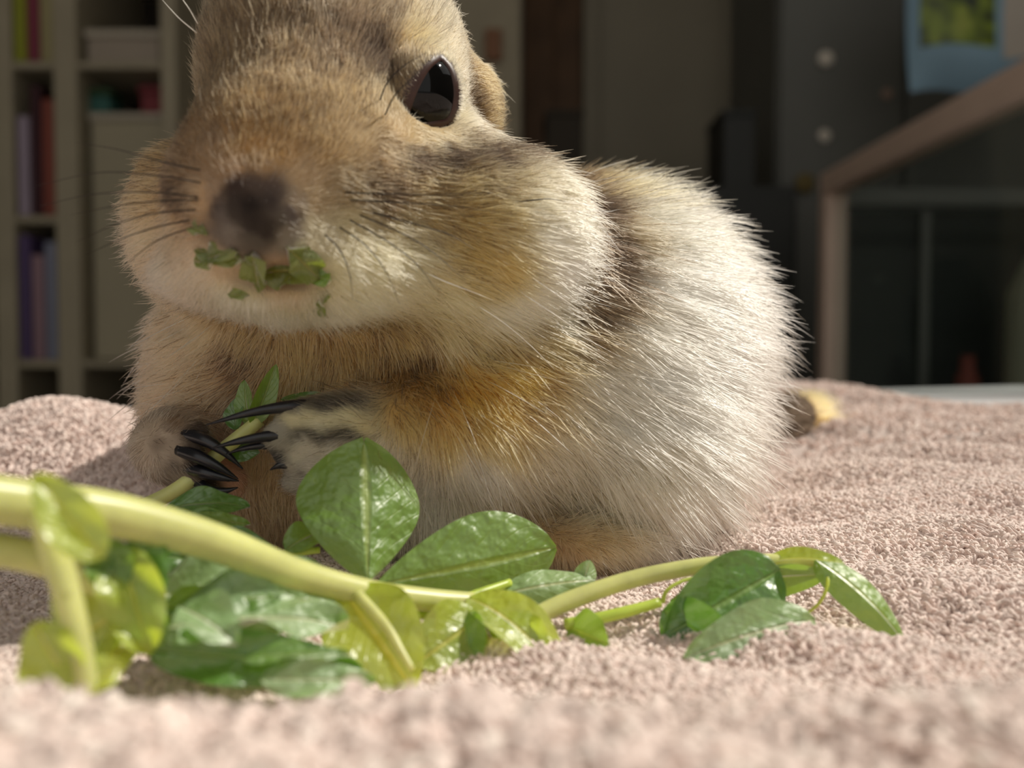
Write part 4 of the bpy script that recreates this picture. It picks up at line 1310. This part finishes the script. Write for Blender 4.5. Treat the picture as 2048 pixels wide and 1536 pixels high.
# dark chest in front of the lower door
YK = 1.75
ck = empty('chest_of_drawers', (X(1330, YK), YK, 0), 'low black chest of drawers in front of the grey door', 'chest')
box('carcass', X(1085, YK), X(1590, YK), YK, YK + 0.4, 0.03, Z(372, YK), M_black, ck)
for i in range(4):
    za = 0.06 + i * (Z(372, YK) - 0.08) / 4
    dw = box('drawer', X(1092, YK), X(1583, YK), YK - 0.015, YK - 0.0005, za, za + (Z(372, YK) - 0.1) / 4, M_black, ck)
    box('knob', X(1330, YK), X(1345, YK), YK - 0.03, YK - 0.0153, za + 0.09, za + 0.105, M_dgrey, dw)
tbx = carton('dark_box', X(1095, YK), X(1168, YK), YK + 0.05, YK + 0.2, Z(372, YK), Z(205, YK), M_dk, M_dk, 'dark brown box standing on the black chest')
carton('black_speaker', X(1455, YK), X(1520, YK), YK + 0.05, YK + 0.2, Z(372, YK), Z(205, YK), M_black, M_black, 'small black speaker box standing on the chest by the grey door', 'speaker')

# charcoal locker with white knobs
YL = 1.95
lk = empty('metal_locker', (X(1700, YL), YL, 0), 'tall charcoal metal locker behind the glass case', 'locker')
box('body', X(1545, YL), X(2140, YL), YL, YL + 0.4, 0.02, 2.1, M_dgrey, lk)
for i, (a, b) in enumerate(((1550, 1790), (1798, 2040), (2048, 2132))):
    dl = box('door', X(a, YL), X(b, YL), YL - 0.018, YL - 0.0005, 0.08, 2.06, M_dgrey, lk)


def magnet(px, py, r, c, label):
    bm = bmesh.new()
    bmesh.ops.create_uvsphere(bm, u_segments=20, v_segments=12, radius=r)
    for v in bm.verts:
        v.co.y *= 0.45
        v.co += Vector((X(px, YL - 0.03), YL - 0.018 - r * 0.43, Z(py, YL - 0.03)))
    me = bpy.data.meshes.new('magnet'); bm.to_mesh(me); bm.free()
    o = link('magnet', me, c)
    tag(o, label, 'magnet')


mgw = col_mat('magnet_white', 232, 222, 206)
magnet(1645, 116, 0.017, mgw, 'white round magnet on the charcoal locker, topmost and brightest one')
magnet(1645, 270, 0.014, mgw, 'white round magnet on the charcoal locker straight below the topmost')
magnet(1768, 186, 0.012, col_mat('magnet_beige', 176, 150, 134), 'small beige magnet on the charcoal locker near the blue bag')
magnet(1606, 366, 0.022, col_mat('magnet_ochre', 124, 108, 66), 'ochre round magnet low on the charcoal locker')

# blue food bag hanging on the locker
YG = 1.6
bagM = col_mat('blue_plastic', 146, 178, 198)
bag = empty('food_bag', (X(1920, YG), YG, Z(-60, YG)), 'pale blue plastic bag with a green printed label hanging at the upper right', 'bag')
bx0, bx1, bz0, bz1 = X(1795, YG), X(2120, YG), Z(185, YG), Z(-190, YG)
nu, nv = 22, 26
for side, nm in ((-1, 'front_film'), (1, 'back_film')):
    v = []
    for j in range(nv):
        q = j / (nv - 1)
        for i in range(nu):
            u = i / (nu - 1)
            bul = (4 * u * (1 - u)) ** 0.6 * min(1, 6 * q) ** 0.7 * min(1, 3.0 * (1 - q) + 0.05)
            taper = 1 - 0.10 * (1 - q) ** 2
            x = (bx0 + bx1) / 2 + (u - 0.5) * (bx1 - bx0) * taper
            y = YG + side * 0.034 * bul + 0.004 * math.sin(u * 9 + q * 7)
            z = bz0 + q * (bz1 - bz0) + 0.006 * math.sin(u * PI * 3) * (1 - q)
            v.append((x, y, z))
    f = [(j * nu + i, j * nu + i + 1, (j + 1) * nu + i + 1, (j + 1) * nu + i) for j in range(nv - 1) for i in range(nu - 1)]
    pydata(nm, v, f, bagM, bag)
# printed label: mottled green picture panel following the front film
lm = bpy.data.materials.new('label_print'); lm.use_nodes = True
nt = lm.node_tree
bs_ = nt.nodes['Principled BSDF']; bs_.inputs['Roughness'].default_value = 0.4
tcn = nt.nodes.new('ShaderNodeTexCoord'); vz = nt.nodes.new('ShaderNodeTexNoise'); vz.inputs['Scale'].default_value = 26; vz.inputs['Detail'].default_value = 1.5
nt.links.new(tcn.outputs['Object'], vz.inputs['Vector'])
rp = nt.nodes.new('ShaderNodeValToRGB')
rp.color_ramp.elements[0].position = 0.36; rp.color_ramp.elements[0].color = srgb(34, 44, 40)
rp.color_ramp.elements[1].position = 0.64; rp.color_ramp.elements[1].color = srgb(160, 170, 70)
e_ = rp.color_ramp.elements.new(0.46); e_.color = srgb(104, 120, 40)
e_ = rp.color_ramp.elements.new(0.55); e_.color = srgb(136, 156, 48)
nt.links.new(vz.outputs['Fac'], rp.inputs['Fac']); nt.links.new(rp.outputs[0], bs_.inputs['Base Color'])


def film_patch(name, pa, pb, qa, qb, m):
    v = []
    k1, k2 = 12, 12
    for j in range(k2):
        q = qa + (qb - qa) * j / (k2 - 1)
        for i in range(k1):
            u = pa + (pb - pa) * i / (k1 - 1)
            bul = (4 * u * (1 - u)) ** 0.6 * min(1, 6 * q) ** 0.7 * min(1, 3.0 * (1 - q) + 0.05)
            taper = 1 - 0.10 * (1 - q) ** 2
            v.append(((bx0 + bx1) / 2 + (u - 0.5) * (bx1 - bx0) * taper, YG - 0.034 * bul + 0.004 * math.sin(u * 9 + q * 7) - 0.0015, bz0 + q * (bz1 - bz0) + 0.006 * math.sin(u * PI * 3) * (1 - q)))
    f = [(j * k1 + i, j * k1 + i + 1, (j + 1) * k1 + i + 1, (j + 1) * k1 + i) for j in range(k2 - 1) for i in range(k1 - 1)]
    pydata(name, v, f, m, bag)


film_patch('label_panel', 0.06, 0.50, 0.22, 0.72, lm)
film_patch('white_panel', 0.55, 0.97, 0.16, 0.80, col_mat('bag_white', 200, 190, 178))
tube('hook', [(X(1950, YG), YG, bz1 - 0.01), (X(1950, YG), YG + 0.05, bz1 + 0.02), (X(1950, YG), YG + 0.2, bz1 + 0.02), (X(1950, YG), YL - 0.018, bz1 + 0.02)], [0.003] * 4, M_dgrey, bag)

# glass case with beige frame on the right
YF = 1.42                              # its far left post
xl = X(1662, YF)
ztop = Z(390, YF)
cs = empty('glass_case', (xl + 0.3, 1.1, 0), 'large glass case with a beige frame at the right, dark inside', 'glass case')
post = 0.034
xr_ = xl + 0.70
yn = 0.72
GL = glass_mat('clear_glass')


def bar(name, xa, xb, ya, yb, za, zb, parent=cs, m=M_frame):
    return box(name, xa, xb, ya, yb, za, zb, m, parent, 0.003)


bar('post', xl - post / 2, xl + post / 2, YF - post / 2, YF + post / 2, 0, ztop - 0.001)
bar('post', xr_ - post / 2, xr_ + post / 2, YF - post / 2, YF + post / 2, 0, ztop - 0.001)
bar('post', xl - post / 2, xl + post / 2, yn - post / 2, yn + post / 2, 0, ztop - 0.001)
bar('post', xr_ - post / 2, xr_ + post / 2, yn - post / 2, yn + post / 2, 0, ztop - 0.001)
bar('top_rail', xl - post / 2, xl + post / 2, yn - post / 2, YF + post / 2, ztop, ztop + 0.036)
bar('top_rail', xr_ - post / 2, xr_ + post / 2, yn - post / 2, YF + post / 2, ztop, ztop + 0.036)
bar('top_rail', xl + post / 2, xr_ - post / 2, YF - post / 2, YF + post / 2, ztop - 0.02, ztop + 0.008, m=M_dgrey)
bar('top_rail', xl + post / 2, xr_ - post / 2, yn - post / 2, yn + post / 2, ztop, ztop + 0.036)
bar('base', xl - post / 2, xr_ + post / 2, yn + post / 2 + 0.001, YF - post / 2 - 0.001, 0.02, 0.05, m=M_dk)
bar('mullion', X(1846, YF) - 0.007, X(1846, YF) + 0.007, YF - 0.006, YF + 0.006, 0.05, ztop - 0.021, m=M_dgrey)
box('glass_pane', xl + post / 2, xr_ - post / 2, YF - 0.0022, YF + 0.0022, 0.05, ztop - 0.02, GL, cs, 0)
box('glass_pane', xl - 0.0022, xl + 0.0022, yn + post / 2, YF - post / 2, 0.05, ztop, GL, cs, 0)
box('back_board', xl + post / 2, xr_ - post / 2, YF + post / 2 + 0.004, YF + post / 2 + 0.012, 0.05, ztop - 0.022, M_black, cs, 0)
# things inside the case
ifl = 0.0501
def jug(name, px, py0, Y, r, ztop_, m, label, cat):
    e = empty(name, (X(px, Y), Y, ifl), label, cat)
    prof = [(0.0, ifl), (r * 0.9, ifl), (r, ifl + 0.02), (r, ztop_ - 0.08), (r * 0.7, ztop_ - 0.03), (r * 0.45, ztop_ - 0.02), (r * 0.45, ztop_)]
    v, f = [], []
    k = 28
    for (rr, zz) in prof:
        for i in range(k):
            th = 2 * PI * i / k
            v.append((X(px, Y) + rr * math.cos(th), Y + rr * math.sin(th), zz))
    for a in range(len(prof) - 1):
        for i in range(k):
            f.append((a * k + i, a * k + (i + 1) % k, (a + 1) * k + (i + 1) % k, (a + 1) * k + i))
    pydata('body', v, f, m, e)
    return e
j1 = jug('grey_jug', 2130, 0, 1.25, 0.075, Z(470, 1.25), col_mat('jug_grey', 160, 160, 140), 'tall grey green jug standing inside the glass case', 'jug')
tube('handle', [(X(2130, 1.25), 1.18, Z(540, 1.25)), (X(2130, 1.25), 1.12, Z(570, 1.25)), (X(2130, 1.25), 1.12, Z(660, 1.25)), (X(2130, 1.25), 1.178, Z(690, 1.25))], [0.007] * 4, M_dgrey, j1)
j2 = jug('red_bottle', 1935, 0, 1.3, 0.022, Z(712, 1.3), col_mat('bottle_red', 126, 62, 50), 'small red topped bottle inside the glass case', 'bottle')
